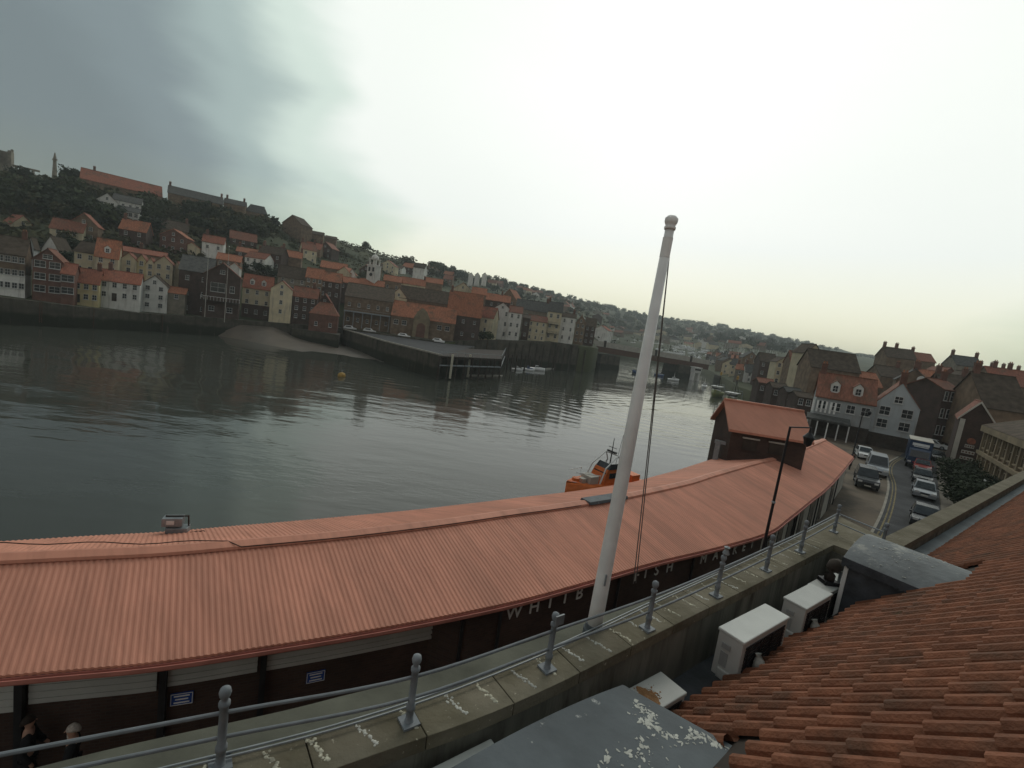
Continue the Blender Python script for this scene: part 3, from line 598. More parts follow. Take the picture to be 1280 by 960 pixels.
# ------------------------------------------------------------------ scattered houses of the old town and the valley side
def inside(p, q):
    c = False; j = len(q) - 1
    for i in range(len(q)):
        if (q[i][1] > p[1]) != (q[j][1] > p[1]) and p[0] < (q[j][0] - q[i][0]) * (p[1] - q[i][1]) / (q[j][1] - q[i][1]) + q[i][0]: c = not c
        j = i
    return c
MARKS = [(150, 232, 'the very long red hilltop roof'), (160, 270, 'the white villas on the slope'), (26, 285, 'the high cream gable'), (65, 285, 'the small bright white gable'), (185, 325, 'the stepped gable row'), (107, 325, 'the cream house under dark hipped roof'), (240, 345, 'the slate boathouse roof'), (265, 305, 'the lone white cottage'), (320, 375, 'the house with two dormers'), (364, 280, 'the crest barn'), (402, 400, 'the hipped watch house'), (466, 340, 'the white clock tower'), (456, 308, 'the lone round tree'), (525, 400, 'the arched stone hall'), (530, 368, 'the long grey brown roof'), (576, 390, 'the steep orange roof'), (628, 400, 'the tall white gable'), (594, 345, 'the three small white houses'), (688, 400, 'the stacked bay windows'), (706, 410, 'the white end house'), (760, 435, 'the left bridge pier'), (850, 450, 'the right bridge pier'), (820, 440, 'the middle of the bridge'), (905, 480, 'the moored trawlers'), (1012, 440, 'the pale gable above the wharf')]
USED = {}
WC = {'white_render': 'white', 'cream_render': 'cream', 'brown_stone': 'brown stone', 'dark_brick': 'dark brick', 'grey_stone': 'grey stone', 'red_brick': 'red brick', 'pale_yellow': 'yellowish'}
RC = {BR: 'red', OR: 'orange', 'brown_pantile': 'brown', SL: 'slate', BS: 'grey brown'}
def where(u, v):
    out = []
    for mu, mv, n in MARKS:
        du, dv = u - mu, v - mv - .14 * (u - mu); d = du * du + (dv * 1.5) ** 2
        if d < 25: continue
        far = 'far ' if d > 60 ** 2 else ''
        r = ('right of ' if du > 0 else 'left of ') if abs(du) > abs(dv) * 1.3 else ('below ' if dv > 0 else 'above ')
        out.append((d, far + r + n))
    out.sort(); return [x[1] for x in out]
def unique_label(base, u, v, mid=''):
    ws = where(u, v)
    for a in ws[:3]:
        l = f'{base} {a}'
        if l not in USED and len(l.split()) <= 16: USED[l] = 1; return l
    for a in ws[:4]:
        for b in ws[:5]:
            l = f'{base} {a}, {b}'
            if l not in USED and a != b and len(l.split()) <= 16: USED[l] = 1; return l
    return ' '.join(f'{base} {ws[0]}'.split()[:16])
def town(poly, n, gap, wm, pal, roofs, group, wins=True, ymax=1700, ymin=0):
    us = [p[0] for p in poly]; vs = [p[1] for p in poly]; done = []; tries = 0
    while len(done) < n and tries < n * 60:
        tries += 1; u = random.uniform(min(us), max(us)); v = random.uniform(min(vs), max(vs))
        if not inside((u, v), poly): continue
        y = hit(u, v, ymin); w = random.uniform(*wm); px = w * 580 / y
        if y > ymax: continue
        if any(a - px * .3 < u < b + px * .3 and c - 2 < v < d + 3 for a, b, c, d in HB): continue
        if any(abs(u - a) < gap * max(px, b) and abs(v - c) < gap * .55 * max(px, b) for a, c, b in done): continue
        done.append((u, v, px))
        loc = atd(u, v, y); az = atan2(loc.x, loc.y); wall = random.choice(pal); roof = random.choice(roofs); st = random.choice(('eave', 'eave', 'gable'))
        size = 'small' if w < lerp(wm[0], wm[1], .35) else ('broad' if w > lerp(wm[0], wm[1], .75) else 'plain')
        eh = random.uniform(3.6, 6.5); rh = random.uniform(2, 3.6); ch = random.choice(((), (.85,), (-.85,), (-.85, .85))) if st == 'eave' else ()
        base = f"{size} {WC[wall]} house with {RC[roof]} {'gable' if st == 'gable' else 'roof'}"
        house(loc, -.75 * az + random.uniform(-.5, .35), w, eh, rh, random.uniform(5.5, 8.5), st, wall, roof, unique_label(base, u, v), group=group, chim=ch, wins=(max(2, int(w / 2.6)), 2) if wins else None, wsize=(.9, 1.2))
dk = ['brown_stone', 'white_render', 'dark_brick', 'red_brick', 'cream_render', 'cream_render', 'grey_stone']; rd = [BR, OR, OR, 'brown_pantile', 'brown_pantile', BS]
town([(0, 300), (60, 305), (110, 300), (230, 318), (300, 318), (300, 350), (230, 352), (120, 340), (90, 335), (0, 345)], 46, .62, (6, 10), dk, rd, 'crowded old town houses below the left hill', ymax=240)
town([(300, 312), (400, 320), (450, 345), (520, 338), (610, 362), (640, 372), (640, 395), (560, 380), (480, 372), (400, 370), (300, 350)], 55, .62, (6, 10), dk, rd, 'old town roofs behind the middle of the far quay', ymax=420)
town([(560, 350), (640, 362), (720, 380), (740, 425), (716, 400), (690, 378), (640, 366)], 40, .55, (7, 11), dk + ['white_render'], rd, 'houses on the valley side left of the bridge', wins=False, ymax=800)
town([(740, 392), (800, 402), (880, 414), (960, 428), (960, 440), (880, 436), (800, 428), (740, 428)], 75, .42, (9, 15), ['white_render', 'cream_render', 'white_render', 'cream_render', 'brown_stone', 'dark_brick', 'grey_stone', 'grey_stone'], [BR, SL, SL, BS, BS], 'far valley houses beyond the bridge', wins=False, ymax=1400)
# ------------------------------------------------------------------ far quay, mud, pier, bridge
U_ = [(-150 + 25 * i) for i in range(37)]
mb = MB(); secs = []
for u in [x for x in U_ if x <= 748]:
    yb = interp(YB, u) - .2; p = pu(u); z = interp(ZB, u); a = Vector((p * yb, yb, 0)); b = Vector((p * (yb + 1.2), yb + 1.2, 0))
    secs.append([a + Vector((0, 0, -9)), b + Vector((0, 0, -9)), b + Vector((0, 0, z + .25)), a + Vector((0, 0, z + .25))])
mb.hull(secs); tag(mb.build('quay_wall', 'weedy_stone'), 'dark weed stained quay wall along the foot of the far town', 'quay wall')
def gp(u, v, z): p = at(u, v, z); return (p.x, p.y)
q = [gp(360, 404, .2), gp(380, 424, .2), gp(424, 424, .2)]
# bastion under the watch house
B_ = [atd(357, 402, 149), atd(366, 416, 142), atd(424, 421, 143), atd(428, 406, 163)]
mb = MB().prism([(p.x, p.y) for p in B_], -9, .35); tag(mb.build('stone_bastion', 'weedy_stone'), 'dark stone bastion jutting from the quay under the small watch house', 'bastion')
ZP = 1.5
front = [at(418, 409, ZP), at(450, 418, ZP), at(480, 427, ZP), at(520, 437, ZP), at(552, 445, ZP)]
back = [atd(600, 420, 185), atd(420, 405, 168)]
pl = [(p.x, p.y) for p in front] + [(at(585, 436, ZP).x, at(585, 436, ZP).y), (back[0].x, back[0].y), (back[1].x, back[1].y)]
o = MB().prism(pl, -9, ZP).build('quay_platform', 'weedy_stone'); struct(o)
bm = bmesh.new(); f = bm.faces.new([bm.verts.new((x, y, ZP + .02)) for x, y in pl]); bmesh.ops.triangulate(bm, faces=[f]); me = bpy.data.meshes.new('quay_paving'); bm.to_mesh(me); bm.free(); me.materials.append(M('asphalt')); struct(link('quay_paving', me))
mb = MB()
for a, b in zip(front, front[1:]): mb.hull([[a, a + Vector((0, .8, 0)), a + Vector((0, .8, .35)), a + Vector((0, 0, .35))], [b, b + Vector((0, .8, 0)), b + Vector((0, .8, .35)), b + Vector((0, 0, .35))]])
tag(mb.build('kerb', 'kerb_stone'), 'pale stone edge kerb along the projecting far quay', 'kerb')
# timber pier head
pa, pb, pc, pd = at(550, 445, ZP), at(627, 449, ZP), at(632, 438, ZP), at(584, 436, ZP)
t = thing('timber_pier', 'dark timber pier head on piles at the end of the far quay', 'pier')
MB().prism([(p.x, p.y) for p in (pa, pb, pc, pd)], ZP - .5, ZP + .03).build('deck', 'dark_timber', t)
for i in range(9):
    for q0, q1 in ((pa, pb), (pd, pc)):
        p = q0.lerp(q1, i / 8); MB().box((p.x, p.y, -3), (.4, .4, 9)).build('pile', 'dark_timber', t)
mb = MB()
for q0, q1 in ((pa, pb), (pb, pc)): mb.tube([q0 + Vector((0, -.1, -2.2)), q1 + Vector((0, -.1, -2.2))], .2, 6); mb.tube([q0 + Vector((0, 0, 1)), q1 + Vector((0, 0, 1))], .06, 6); [mb.tube([q0.lerp(q1, k / 8), q0.lerp(q1, k / 8) + Vector((0, 0, 1))], .05, 6) for k in range(9)]
mb.build('rail', 'galvanised', t)
for i, u in enumerate((566, 588)):
    p = at(u, 446, ZP); tag(MB().hull([[p + Vector((x, -.5, -5.2)) for x in (-.25, .25)] + [p + Vector((x, -.2, -5.2)) for x in (.25, -.25)], [p + Vector((x, -.5, .6)) for x in (-.25, .25)] + [p + Vector((x, -.2, .6)) for x in (.25, -.25)]]).build('fender', 'moss_mortar'), ('left', 'right')[i] + ' pale fender post on the front of the timber pier', 'fender', 'fender posts on the timber pier')
p, q = at(583, 469, -3.7), at(628, 470, -3.7)
tag(MB().hull([[p + Vector((0, 0, -.4)), p + Vector((0, 1.6, -.4)), p + Vector((0, 1.6, .1)), p + Vector((0, 0, .1))], [q + Vector((0, 0, -.4)), q + Vector((0, 1.6, -.4)), q + Vector((0, 1.6, .1)), q + Vector((0, 0, .1))]]).build('pontoon', 'concrete'), 'pale low pontoon floating in front of the timber pier', 'pontoon')
p, q = at(683, 461, -3.7), at(728, 459, -3.7)
tag(MB().hull([[p + Vector((0, 0, -.4)), p + Vector((0, 2.4, -.4)), p + Vector((0, 2.4, .1)), p + Vector((0, 0, .1))], [q + Vector((0, 0, -.4)), q + Vector((0, 2.4, -.4)), q + Vector((0, 2.4, .1)), q + Vector((0, 0, .1))]]).build('pontoon', 'render_pale'), 'pale walkway pontoon below the white end house', 'pontoon')
for i, u in enumerate((633, 638, 644, 650, 655, 661, 672, 690, 703)):
    p = at(u, 464 - i * .2, -4); tag(MB().lathe((p.x, p.y, -6), [(.28, 0), (.26, 7.5 - .2 * (i % 3)), (.01, 7.6)], 8).build('mooring_pile', 'dark_timber'), 'dark timber mooring pile standing in the water right of the pier', 'pile', 'mooring piles right of the pier')
# mud bank
mf = [(218, 412), (245, 416), (300, 425), (340, 433), (378, 441), (430, 447), (470, 452), (500, 457), (520, 458)]
mbk = [(222, 409), (250, 407), (300, 405), (340, 408), (364, 418), (425, 424), (470, 436), (500, 449), (520, 456)]
rows = []
for (u, v), (u2, v2) in zip(mf, mbk):
    a = at(u, v, -4.12); y2 = min(interp(YB, u2) + .5, 118 + 1000 * (u2 < 430)) if u2 < 425 else at(u2, v2, -3.2).y
    b = atd(u2, v2, max(a.y + .5, y2)); rows.append([a, a.lerp(b, .5) + Vector((0, 0, .12)), b])
struct(MB().strip(rows).build('mud_bank', 'mud', smooth=True))
p = at(427, 470, -3.9); t = thing('buoy', 'yellow mooring buoy floating alone in the middle of the harbour', 'buoy', (p.x, p.y, -4.1))
MB().lathe((0, 0, 0), [(.4, -.3), (.72, .1), (.75, .4), (.58, .75), (.2, .92), (.12, .96)], 16).build('float', 'buoy_yellow', t, True); MB().tube([(0, 0, .9), (0, 0, 1.4)], .06).build('mooring_ring', 'galvanised', t)
# swing bridge
t = thing('swing_bridge', 'low swing bridge with red brown girders and pale parapets crossing the harbour', 'bridge')
def bpnt(u, v, d): return atd(u, v, d)
A0, A1 = atd(733, 429, 232), atd(886, 455, 262); dv_ = (A1 - A0); dn = Vector((-dv_.y, dv_.x, 0)).normalized() * 9
def beam(a, b, z0, z1, off=Vector((0, 0, 0)), th=.5):
    n = dn.normalized() * th; return [[a + off + Vector((0, 0, z0)), a + off + n + Vector((0, 0, z0)), a + off + n + Vector((0, 0, z1)), a + off + Vector((0, 0, z1))], [b + off + Vector((0, 0, z0)), b + off + n + Vector((0, 0, z0)), b + off + n + Vector((0, 0, z1)), b + off + Vector((0, 0, z1))]]
mb = MB(); mb.hull(beam(A0, A1, -1.2, -.1, dn * .02, 8.5)); mb.build('deck', 'asphalt', t)
mb = MB(); mb.hull(beam(A0, A1, -3.3, -.5, -dn * .04)); mb.hull(beam(A0, A1, -2.9, -.5, dn)); mb.build('girder', 'iron_rust', t)
mb = MB(); mb.hull(beam(A0, A1, -.45, 2.0, -dn * .05, .25)); mb.hull(beam(A0, A1, -.45, 2.3, dn * 1.02, .25)); mb.build('parapet', 'render_pale', t)
for u, v in ((760, 442), (855, 462)):
    k = (u - 733) / 153; c = A0 + dv_ * k + dn * .5; an = atan2(dv_.y, dv_.x)
    MB().box((c.x, c.y, -1.5), (12, 14, 9), an, 0, .92).build('pier', 'weedy_stone', t)
for k in (.13, .47, .53, .83):
    c = A0 + dv_ * k - dn * .06; MB().box((c.x, c.y, c.z + 1.2), (1., .9, 3.2), atan2(dv_.y, dv_.x)).build('pylon', 'dark_timber', t)
c = atd(868, 473, 246); t = thing('control_hut', 'white bridge control hut on legs beside the right bridge pier', 'hut', (c.x, c.y, c.z), .2)
MB().box((0, 0, 4.4), (4, 3.4, 2.6)).build('cabin', 'white_paint', t); MB().box((0, 0, 5.9), (4.8, 4, .35)).build('roof', 'white_paint', t); MB().box((0, -.1, 4.8), (3.4, 3.5, .9)).build('window', 'glass_dark', t)
for sx in (-1.5, 1.5): MB().box((sx, 0, .6), (1, 2.6, 5.2)).build('leg', 'white_paint', t)
# ------------------------------------------------------------------ boats
def hullmesh(L, B, D, sheer=.3, tr=.75):
    secs = []
    for i in range(9):
        x = i / 8; w = B / 2 * (tr + (1 - tr) * min(1, x * 3)) * (1 - max(0, (x - .45) / .55) ** 2.2) + .02; z = D * (1 + sheer * max(0, x - .3) ** 2 * 2)
        X = (x - .5) * L
        secs.append([(X, -w, z), (X, -w * .92, z * .45), (X + .0, -w * .45, -.3), (X, 0, -.5), (X, w * .45, -.3), (X, w * .92, z * .45), (X, w, z), (X, w * .9, z - .12), (X, -w * .9, z - .12)])
    return MB().hull(secs)
def boat(L, B, D, loc, rz, hullm, topm, label, kind='motor', group=None, name='boat', mast=0):
    t = thing(name, label, 'boat', loc, rz, group); hullmesh(L, B, D).build('hull', hullm, t, True)
    m = MB()
    if kind == 'motor':
        m.hull([[(-.1 * L, -B * .32, D - .2), (-.1 * L, B * .32, D - .2), (-.1 * L, B * .3, D + .9), (-.1 * L, -B * .3, D + .9)], [(.12 * L, -B * .3, D - .2), (.12 * L, B * .3, D - .2), (.05 * L, B * .26, D + .9), (.05 * L, -B * .26, D + .9)]]); m.hull([[(.1 * L, -B * .3, D - .1), (.1 * L, B * .3, D - .1), (.1 * L, B * .25, D + .35), (.1 * L, -B * .25, D + .35)], [(.36 * L, -B * .12, D), (.36 * L, B * .12, D), (.34 * L, B * .1, D + .3), (.34 * L, -B * .1, D + .3)]])
        m.build('cabin', topm, t); MB().box((-.02 * L, 0, D + .6), (.16 * L, B * .64, .35)).build('window', 'glass_dark', t)
    if mast: MB().tube([(0, 0, D), (0, 0, D + mast)], [.09, .05], 6).build('mast', 'white_paint', t)
    return t
p = at(671, 463, -4); boat(6.4, 2.4, 1., (p.x, p.y, -4.1), .3, 'boat_white', 'boat_white', 'white motor cruiser moored beside dark piles below the cream house')
p = at(660, 463, -4); boat(4.6, 1.8, .8, (p.x, p.y, -4.1), .1, 'boat_white', 'boat_blue', 'small pale boat tucked left of the white motor cruiser')
p = at(690, 459, -4); boat(7, 2.4, 1., (p.x, p.y, -4.1), -.5, 'boat_blue', 'boat_white', 'boat with white cabin lying at the pale walkway pontoon')
p = at(646, 463, -4); boat(4, 1.6, .7, (p.x, p.y, -4.1), .2, 'boat_white', 'boat_white', 'smallest white dinghy right beside the pier end')
p = at(797, 468, -4); t = boat(9, 3.4, 1.6, (p.x, p.y, -4.2), pi / 2 + .4, 'boat_blue', 'boat_blue', 'dark blue launch heading away under the middle of the bridge', mast=5)
def trawler(u, v, d, rz, label, hullm, s=1.):
    c = atd(u, v, d); t = thing('trawler', label, 'trawler', (c.x, c.y, -4.3), rz, 'fishing trawlers at the wharf')
    hullmesh(14 * s, 5.4 * s, 3 * s, .5).build('hull', hullm, t, True)
    MB().box((1.5 * s, 0, 4.2 * s), (4 * s, 3.4 * s, 2.6 * s), 0, 0, .9).build('wheelhouse', 'boat_white', t); MB().box((1.5 * s, 0, 4.7 * s), (3.9 * s, 3.35 * s, .7 * s)).build('window', 'glass_dark', t)
    MB().box((1.3 * s, 0, 5.7 * s), (5.2 * s, 5. * s, .35 * s)).build('shelter_deck', 'boat_white', t)
    m = MB(); m.tube([(-1 * s, 0, 3 * s), (-1 * s, 0, 12 * s)], .13, 6); m.tube([(-1 * s, 0, 11 * s), (-6 * s, 0, 6 * s)], .08, 6); m.tube([(-1 * s, 0, 11.6 * s), (5.5 * s, 0, 4 * s)], .04, 5); m.build('mast', 'dark_timber', t)
    m = MB()
    for sy in (-1, 1): m.tube([(-6 * s, sy * 2 * s, 2.6 * s), (-6 * s, sy * 1.6 * s, 6.5 * s)], .12, 6)
    m.tube([(-6 * s, -1.6 * s, 6.5 * s), (-6 * s, 1.6 * s, 6.5 * s)], .12, 6); m.build('gantry', 'galvanised', t)
    MB().lathe((-1 * s, 0, 11.2 * s), [(.1, 0), (.5 * s, .3), (.5 * s, 1.2), (.05, 1.5)], 8).build('mast_float', 'buoy_yellow', t); m = MB()
    for k in range(7): m.tube([((-6 + k * 1.9) * s, -2.5 * s, 2.9 * s), ((-6 + k * 1.9) * s, -2.5 * s, 3.9 * s)], .05, 5)
    m.tube([(-6 * s, -2.5 * s, 3.9 * s), (5.4 * s, -2.4 * s, 3.9 * s)], .05, 5); m.build('rail', 'white_paint', t)
    return t
trawler(895, 497, 168, -2.2, 'left of two yellow green hulled trawlers, smaller with white shelter deck', 'boat_green', .72)
trawler(915, 503, 146, -2.3, 'right of two yellow green hulled trawlers, larger, nearest the market roof', 'boat_green', .74)
# lifeboat behind the market roof
pa, pb = at(709, 608, -2.6), at(794, 598, -2.6); d_ = (pa - pb); ln = min(d_.length * 1.04, 13); c = (pa + pb) / 2
t = thing('lifeboat', 'orange lifeboat with black wheelhouse top and masts passing behind the market roof', 'lifeboat', (c.x, c.y, -4.3), atan2(d_.y, d_.x))
t.location.z = -4.1; L = ln; hullmesh(L, L * .33, 1.7, .2, .85).build('hull', 'boat_orange', t, True)
m = MB(); m.hull([[(-.2 * L, -.1 * L, 1.6), (-.2 * L, .1 * L, 1.6), (-.2 * L, .09 * L, 3.0), (-.2 * L, -.09 * L, 3.0)], [(.12 * L, -.1 * L, 1.6), (.12 * L, .1 * L, 1.6), (.06 * L, .085 * L, 3.0), (.06 * L, -.085 * L, 3.0)]]); m.build('wheelhouse', 'boat_orange', t)
m = MB(); m.hull([[(-.14 * L, -.092 * L, 3), (-.14 * L, .092 * L, 3), (-.13 * L, .08 * L, 3.5), (-.13 * L, -.08 * L, 3.5)], [(.05 * L, -.088 * L, 3), (.05 * L, .088 * L, 3), (.02 * L, .075 * L, 3.5), (.02 * L, -.075 * L, 3.5)]]); m.build('wheelhouse_roof', 'car_dark', t)
m = MB(); m.box((.073 * L, 0, 2.45), (.08, .16 * L, .5)); [m.box((-.06 * L, sy * .097 * L, 2.45), (.2 * L, .06, .5)) for sy in (-1, 1)]; m.build('window', 'glass_dark', t)
m = MB()
for sy in (-1, 1):
    m.tube([(.16 * L, sy * .1 * L, 1.8), (.1 * L, sy * .09 * L, 3.2), (-.06 * L, sy * .08 * L, 4.3), (-.2 * L, sy * .1 * L, 1.8)], .07, 6)
    m.tube([(.2 * L, sy * .13 * L, 1.9), (.2 * L, sy * .13 * L, 2.7), (.44 * L, sy * .04 * L, 2.9)], .035, 6)
m.tube([(-.06 * L, -.08 * L, 4.3), (-.06 * L, .08 * L, 4.3)], .07, 6); m.build('roll_frame', 'white_paint', t)
m = MB(); m.tube([(-.05 * L, 0, 3.4), (-.05 * L, 0, 5.8)], [.07, .03], 6); m.tube([(-.05 * L, -.5, 4.9), (-.05 * L, .5, 4.9)], .03, 6); m.tube([(-.1 * L, .3, 3.4), (-.14 * L, .3, 6.2)], .02, 5); m.box((-.05 * L, 0, 4.5), (.2, 1.1, .16)); m.build('mast', 'black_paint', t)
m = MB(); m.box((.2 * L, .0, 2.0), (.11 * L, .13 * L, .75)); m.box((.3 * L, 0, 1.95), (.05 * L, .06 * L, .4)); m.build('deck_locker', 'render_pale', t)
m = MB(); m.lathe((.385 * L, 0, 2), [(.36, 0), (.34, .26), (.1, .34)], 12); m.build('deck_hatch', 'boat_orange', t); MB().box((-.36 * L, 0, 1.9), (.12 * L, .2 * L, .7)).build('engine_casing', 'boat_orange', t)
# marina beyond the bridge: small boats and parked cars one can tell apart as pale specks
proto = boat(12, 4, 1.8, (0, 0, 0), 0, 'boat_white', 'boat_white', 'x', group='small white boats in the marina beyond the bridge', mast=9)
pk = kids(proto); first = True; n = 0
for i in range(85):
    u = random.uniform(820, 968); v = lerp(440, 462, (u - 820) / 148) + random.uniform(-12, 5); 
    p = atd(u, v, hit(u, v, 285))
    if p.y > 1250: continue
    o = proto if first else dup(proto, None, None, None, None, None, pk); first = False; n += 1
    o.location = p + Vector((0, 0, .2)); o.rotation_euler = (0, 0, random.uniform(0, 6.28)); o['label'] = 'tiny pale masted boat among many in the marina beyond the right bridge pier'

# ladders and fender timbers on the far quay, more small craft by the bridge
for i, u in enumerate((52, 118, 205)):
    yb = interp(YB, u) - .35; x = pu(u) * yb; z = interp(ZB, u) + .2; m = MB()
    for sx in (-.25, .25): m.box((x + sx, yb, z - 2.2), (.07, .07, 4.6))
    for k in range(12): m.box((x, yb, z - 4.2 + k * .38), (.44, .05, .05))
    tag(m.build('quay_ladder', 'iron_rust'), ['iron ladder on the far quay wall below the red brick bay window house', 'iron ladder on the far quay wall below the yellow cottage', 'iron ladder on the far quay wall right of the white gable house'][i], 'ladder', 'ladders on the far quay wall')
for i in range(12):
    u = 640 + i * 8.6; yb = interp(YB, u) - .45; x = pu(u) * yb; z = interp(ZB, u)
    tag(MB().box((x, yb, z / 2 - 3.2 - (i % 3) * .5), (.5, .4, z + 5.6)).build('fender_timber', 'dark_timber'), 'tall dark fender timber on the quay wall below the waterside row', 'fender', 'fender timbers below the waterside row')
for i, (u, v, d, r, lab) in enumerate(((842, 476, .9, .3, 'white motor boat lying off the right bridge pier'), (880, 484, 1., 1.2, 'white motor boat left of the smaller trawler'), (733, 462, .8, .4, 'small white boat under the left end of the bridge'), (824, 470, .8, .2, 'small blue cabin boat right of the dark blue launch'))):
    p = at(u, v, -4); boat(6.5 * d, 2.3 * d, 1., (p.x, p.y, -4.1), r, 'boat_blue' if i == 3 else 'boat_white', 'boat_white', lab, mast=3 if i < 2 else 0)
# ------------------------------------------------------------------ vehicles
def car(label, loc, rz, body, kind='car', group=None, plate=True):
    "faces local +x"
    t = thing({'car': 'parked_car', 'van': 'parked_van', 'suv': 'parked_car'}[kind], label, 'van' if kind == 'van' else 'car', loc, rz, group)
    if kind == 'car': L, Wd, pr, cab = 4.1, 1.72, [(-2.05, .55), (-2.03, .82), (-1.5, .92), (.75, .9), (1.85, .74), (2.05, .6), (2.05, .3), (-2.05, .3)], [(-1.75, .9), (-1.25, 1.42), (.15, 1.45), (.95, .9)]
    elif kind == 'suv': L, Wd, pr, cab = 4.6, 1.85, [(-2.3, .6), (-2.28, 1.05), (1., 1.1), (2.15, 1.0), (2.3, .8), (2.3, .4), (-2.3, .4)], [(-2.25, 1.05), (-2.1, 1.8), (.2, 1.82), (.95, 1.08)]
    else: L, Wd, pr, cab = 5.2, 1.95, [(-2.6, .5), (-2.6, 1.2), (1.5, 1.2), (2.4, .98), (2.6, .75), (2.6, .35), (-2.6, .35)], [(-2.6, 1.2), (-2.55, 2.1), (.9, 2.15), (1.75, 1.18)]
    h = Wd / 2
    m = MB(); n = len(pr)
    m.hull([[(x, -h * (.93 if i in (0, n - 1, n - 2, n - 3) else .98), z) for i, (x, z) in enumerate(pr)], [(x, -h, z - .02) for x, z in pr], [(x, h, z - .02) for x, z in pr], [(x, h * .98, z) for x, z in pr]])
    g = [[(x, s * (h * .97 if z < 1.3 and i in (0, 3) else h * .8), z) for i, (x, z) in enumerate(cab)] for s in (-1, 1)]
    m.hull(g); m.build('body', body, t, False, None, .05)
    (x0, z0), (x1, z1), (x2, z2), (x3, z3) = cab
    q = MB(); e = .012
    def quad(a, b, c, d): q.add([a, b, c, d], [(0, 1, 2, 3)])
    def mixp(A, B, t_): return tuple(lerp(a, b, t_) for a, b in zip(A, B))
    lo, hi = h * .97, h * .8
    A, B_, C_, D_ = (x3 + e, -lo, z3), (x3 + e, lo, z3), (x2 + e, hi, z2), (x2 + e, -hi, z2)
    def inset(a, b, c, d, k=.1):
        ce = tuple(sum(p[i] for p in (a, b, c, d)) / 4 for i in range(3)); return [mixp(p, ce, k) for p in (a, b, c, d)]
    sh = lambda pts, v: [tuple(p[i] + v[i] for i in range(3)) for p in pts]
    MB().add(sh(inset(A, B_, C_, D_), (.02, 0, .015)), [(0, 1, 2, 3)]).build('windscreen', 'glass_dark', t)
    MB().add(sh(inset((x0, -lo, z0), (x0, lo, z0), (x1, hi, z1), (x1, -hi, z1), .14), (-.03, 0, .01)), [(0, 1, 2, 3)]).build('rear_window', 'glass_dark', t)
    for s in (-1, 1):
        xm = x1 + .35 * (x2 - x1) if kind == 'van' else x0
        pts = [(xm if kind == 'van' else x0, s * lo, z0), (x3, s * lo, z3), (x2, s * hi, z2), (xm if kind == 'van' else x1, s * hi, z1)]
        MB().add(sh(inset(*pts, .13), (0, s * .02, .0)), [(0, 1, 2, 3)]).build('side_window', 'glass_dark', t)
        MB().box((x3 - .1, s * (h + .09), z3 + .06), (.1, .16, .12)).build('wing_mirror', body, t)
        MB().box((pr[-3][0] - .05 if kind != 'car' else 1.97, s * h * .7, .68 if kind == 'car' else .78), (.18, .34, .16)).build('headlight', 'headlight_glass', t)
        MB().box((-L / 2 + .01, s * h * .8, .85), (.06, .22, .2)).build('tail_light', 'car_red', t)
        for wx in (-L * .31, L * .31):
            w = MB().lathe((0, 0, 0), [(.2, -.1), (.33, -.1), (.33, .1), (.2, .1)], 16).build('wheel', 'tyre', t); w.location = (wx, s * (h - .09), .33); w.rotation_euler = (pi / 2, 0, 0)
            r = MB().lathe((0, 0, 0), [(.02, -.112), (.2, -.105), (.21, .105), (.02, .112)], 12).build('rim', 'galvanised', w)
    MB().box((L / 2 + .01, 0, .45), (.04, .52, .12)).build('number_plate', 'plate_white', t)
    MB().box((L / 2 - .0, 0, .62), (.05, h * .8, .14)).build('grille', 'black_paint', t)
    return t
def road_dir(u, v): a, b = at(u, v, 0), at(u, v, 0); return a
RD = atan2(at(1108, 585, 0).y - at(1100, 650, 0).y, at(1108, 585, 0).x - at(1100, 650, 0).x)
def cpos(u, v): p = at(u, v, 0); return (p.x, p.y, .012)
FR = RD + pi
car('dark four by four facing us, parked in front of the silver van', cpos(1081, 607), FR + .1, 'car_dark', 'suv')
car('silver van right behind the dark four by four', cpos(1094, 591), FR + .06, 'car_silver', 'van')
car('white car half hidden at the corner of the market end', cpos(1079, 572), FR + .2, 'car_white')
car('dark grey car nearest to us in the right hand parked row', cpos(1154, 655), FR - .02, 'car_dark')
car('silver grey car second in the right hand parked row', cpos(1153, 620), FR, 'car_silver')
car('black car between the silver car and the red car', cpos(1151, 602), FR, 'car_dark')
car('red car parked behind the blue lorry tail in right row', cpos(1151, 588), FR, 'car_red')
car('white van far up the street beyond the blue lorry', cpos(1154, 549), FR + .3, 'car_white', 'van')
car('white car beside the blue lorry at the pub corner', cpos(1168, 560), FR + 1.2, 'car_white')
car('dark car on the pavement side of the blue lorry', cpos(1170, 575), FR + .1, 'car_dark')
t = thing('box_lorry', 'blue box lorry with cream roof and pale sign panel in the street', 'lorry', cpos(1144, 582), FR)
MB().box((-1.4, 0, 2.15), (5.6, 2.4, 2.7)).build('cargo_box', 'car_blue', t, bevel=.05); MB().box((-1.4, 0, 3.54), (5.7, 2.46, .08)).build('box_roof', 'render_pale', t)
m = MB(); m.hull([[(1.5, -1.1, .6), (3.2, -1.1, .6), (3.25, -1.1, 1.5), (2.9, -1.05, 2.45), (1.5, -1.05, 2.5)], [(1.5, 1.1, .6), (3.2, 1.1, .6), (3.25, 1.1, 1.5), (2.9, 1.05, 2.45), (1.5, 1.05, 2.5)]]); m.build('cab', 'car_blue', t, bevel=.04)
MB().add([(3.27, -.95, 1.5), (3.27, .95, 1.5), (2.95, .9, 2.36), (2.95, -.9, 2.36)], [(0, 1, 2, 3)]).build('windscreen', 'glass_dark', t)
m = MB(); m.box((1.43, 0, 3.0), (.03, 1.7, .34)); m.box((1.43, .05, 2.72), (.03, 1.5, .1)); m.build('sign_panel', 'car_white', t); MB().box((1.2, 0, .7), (7.6 * .0 + 3, 1.2, .25)).build('chassis', 'black_paint', t)
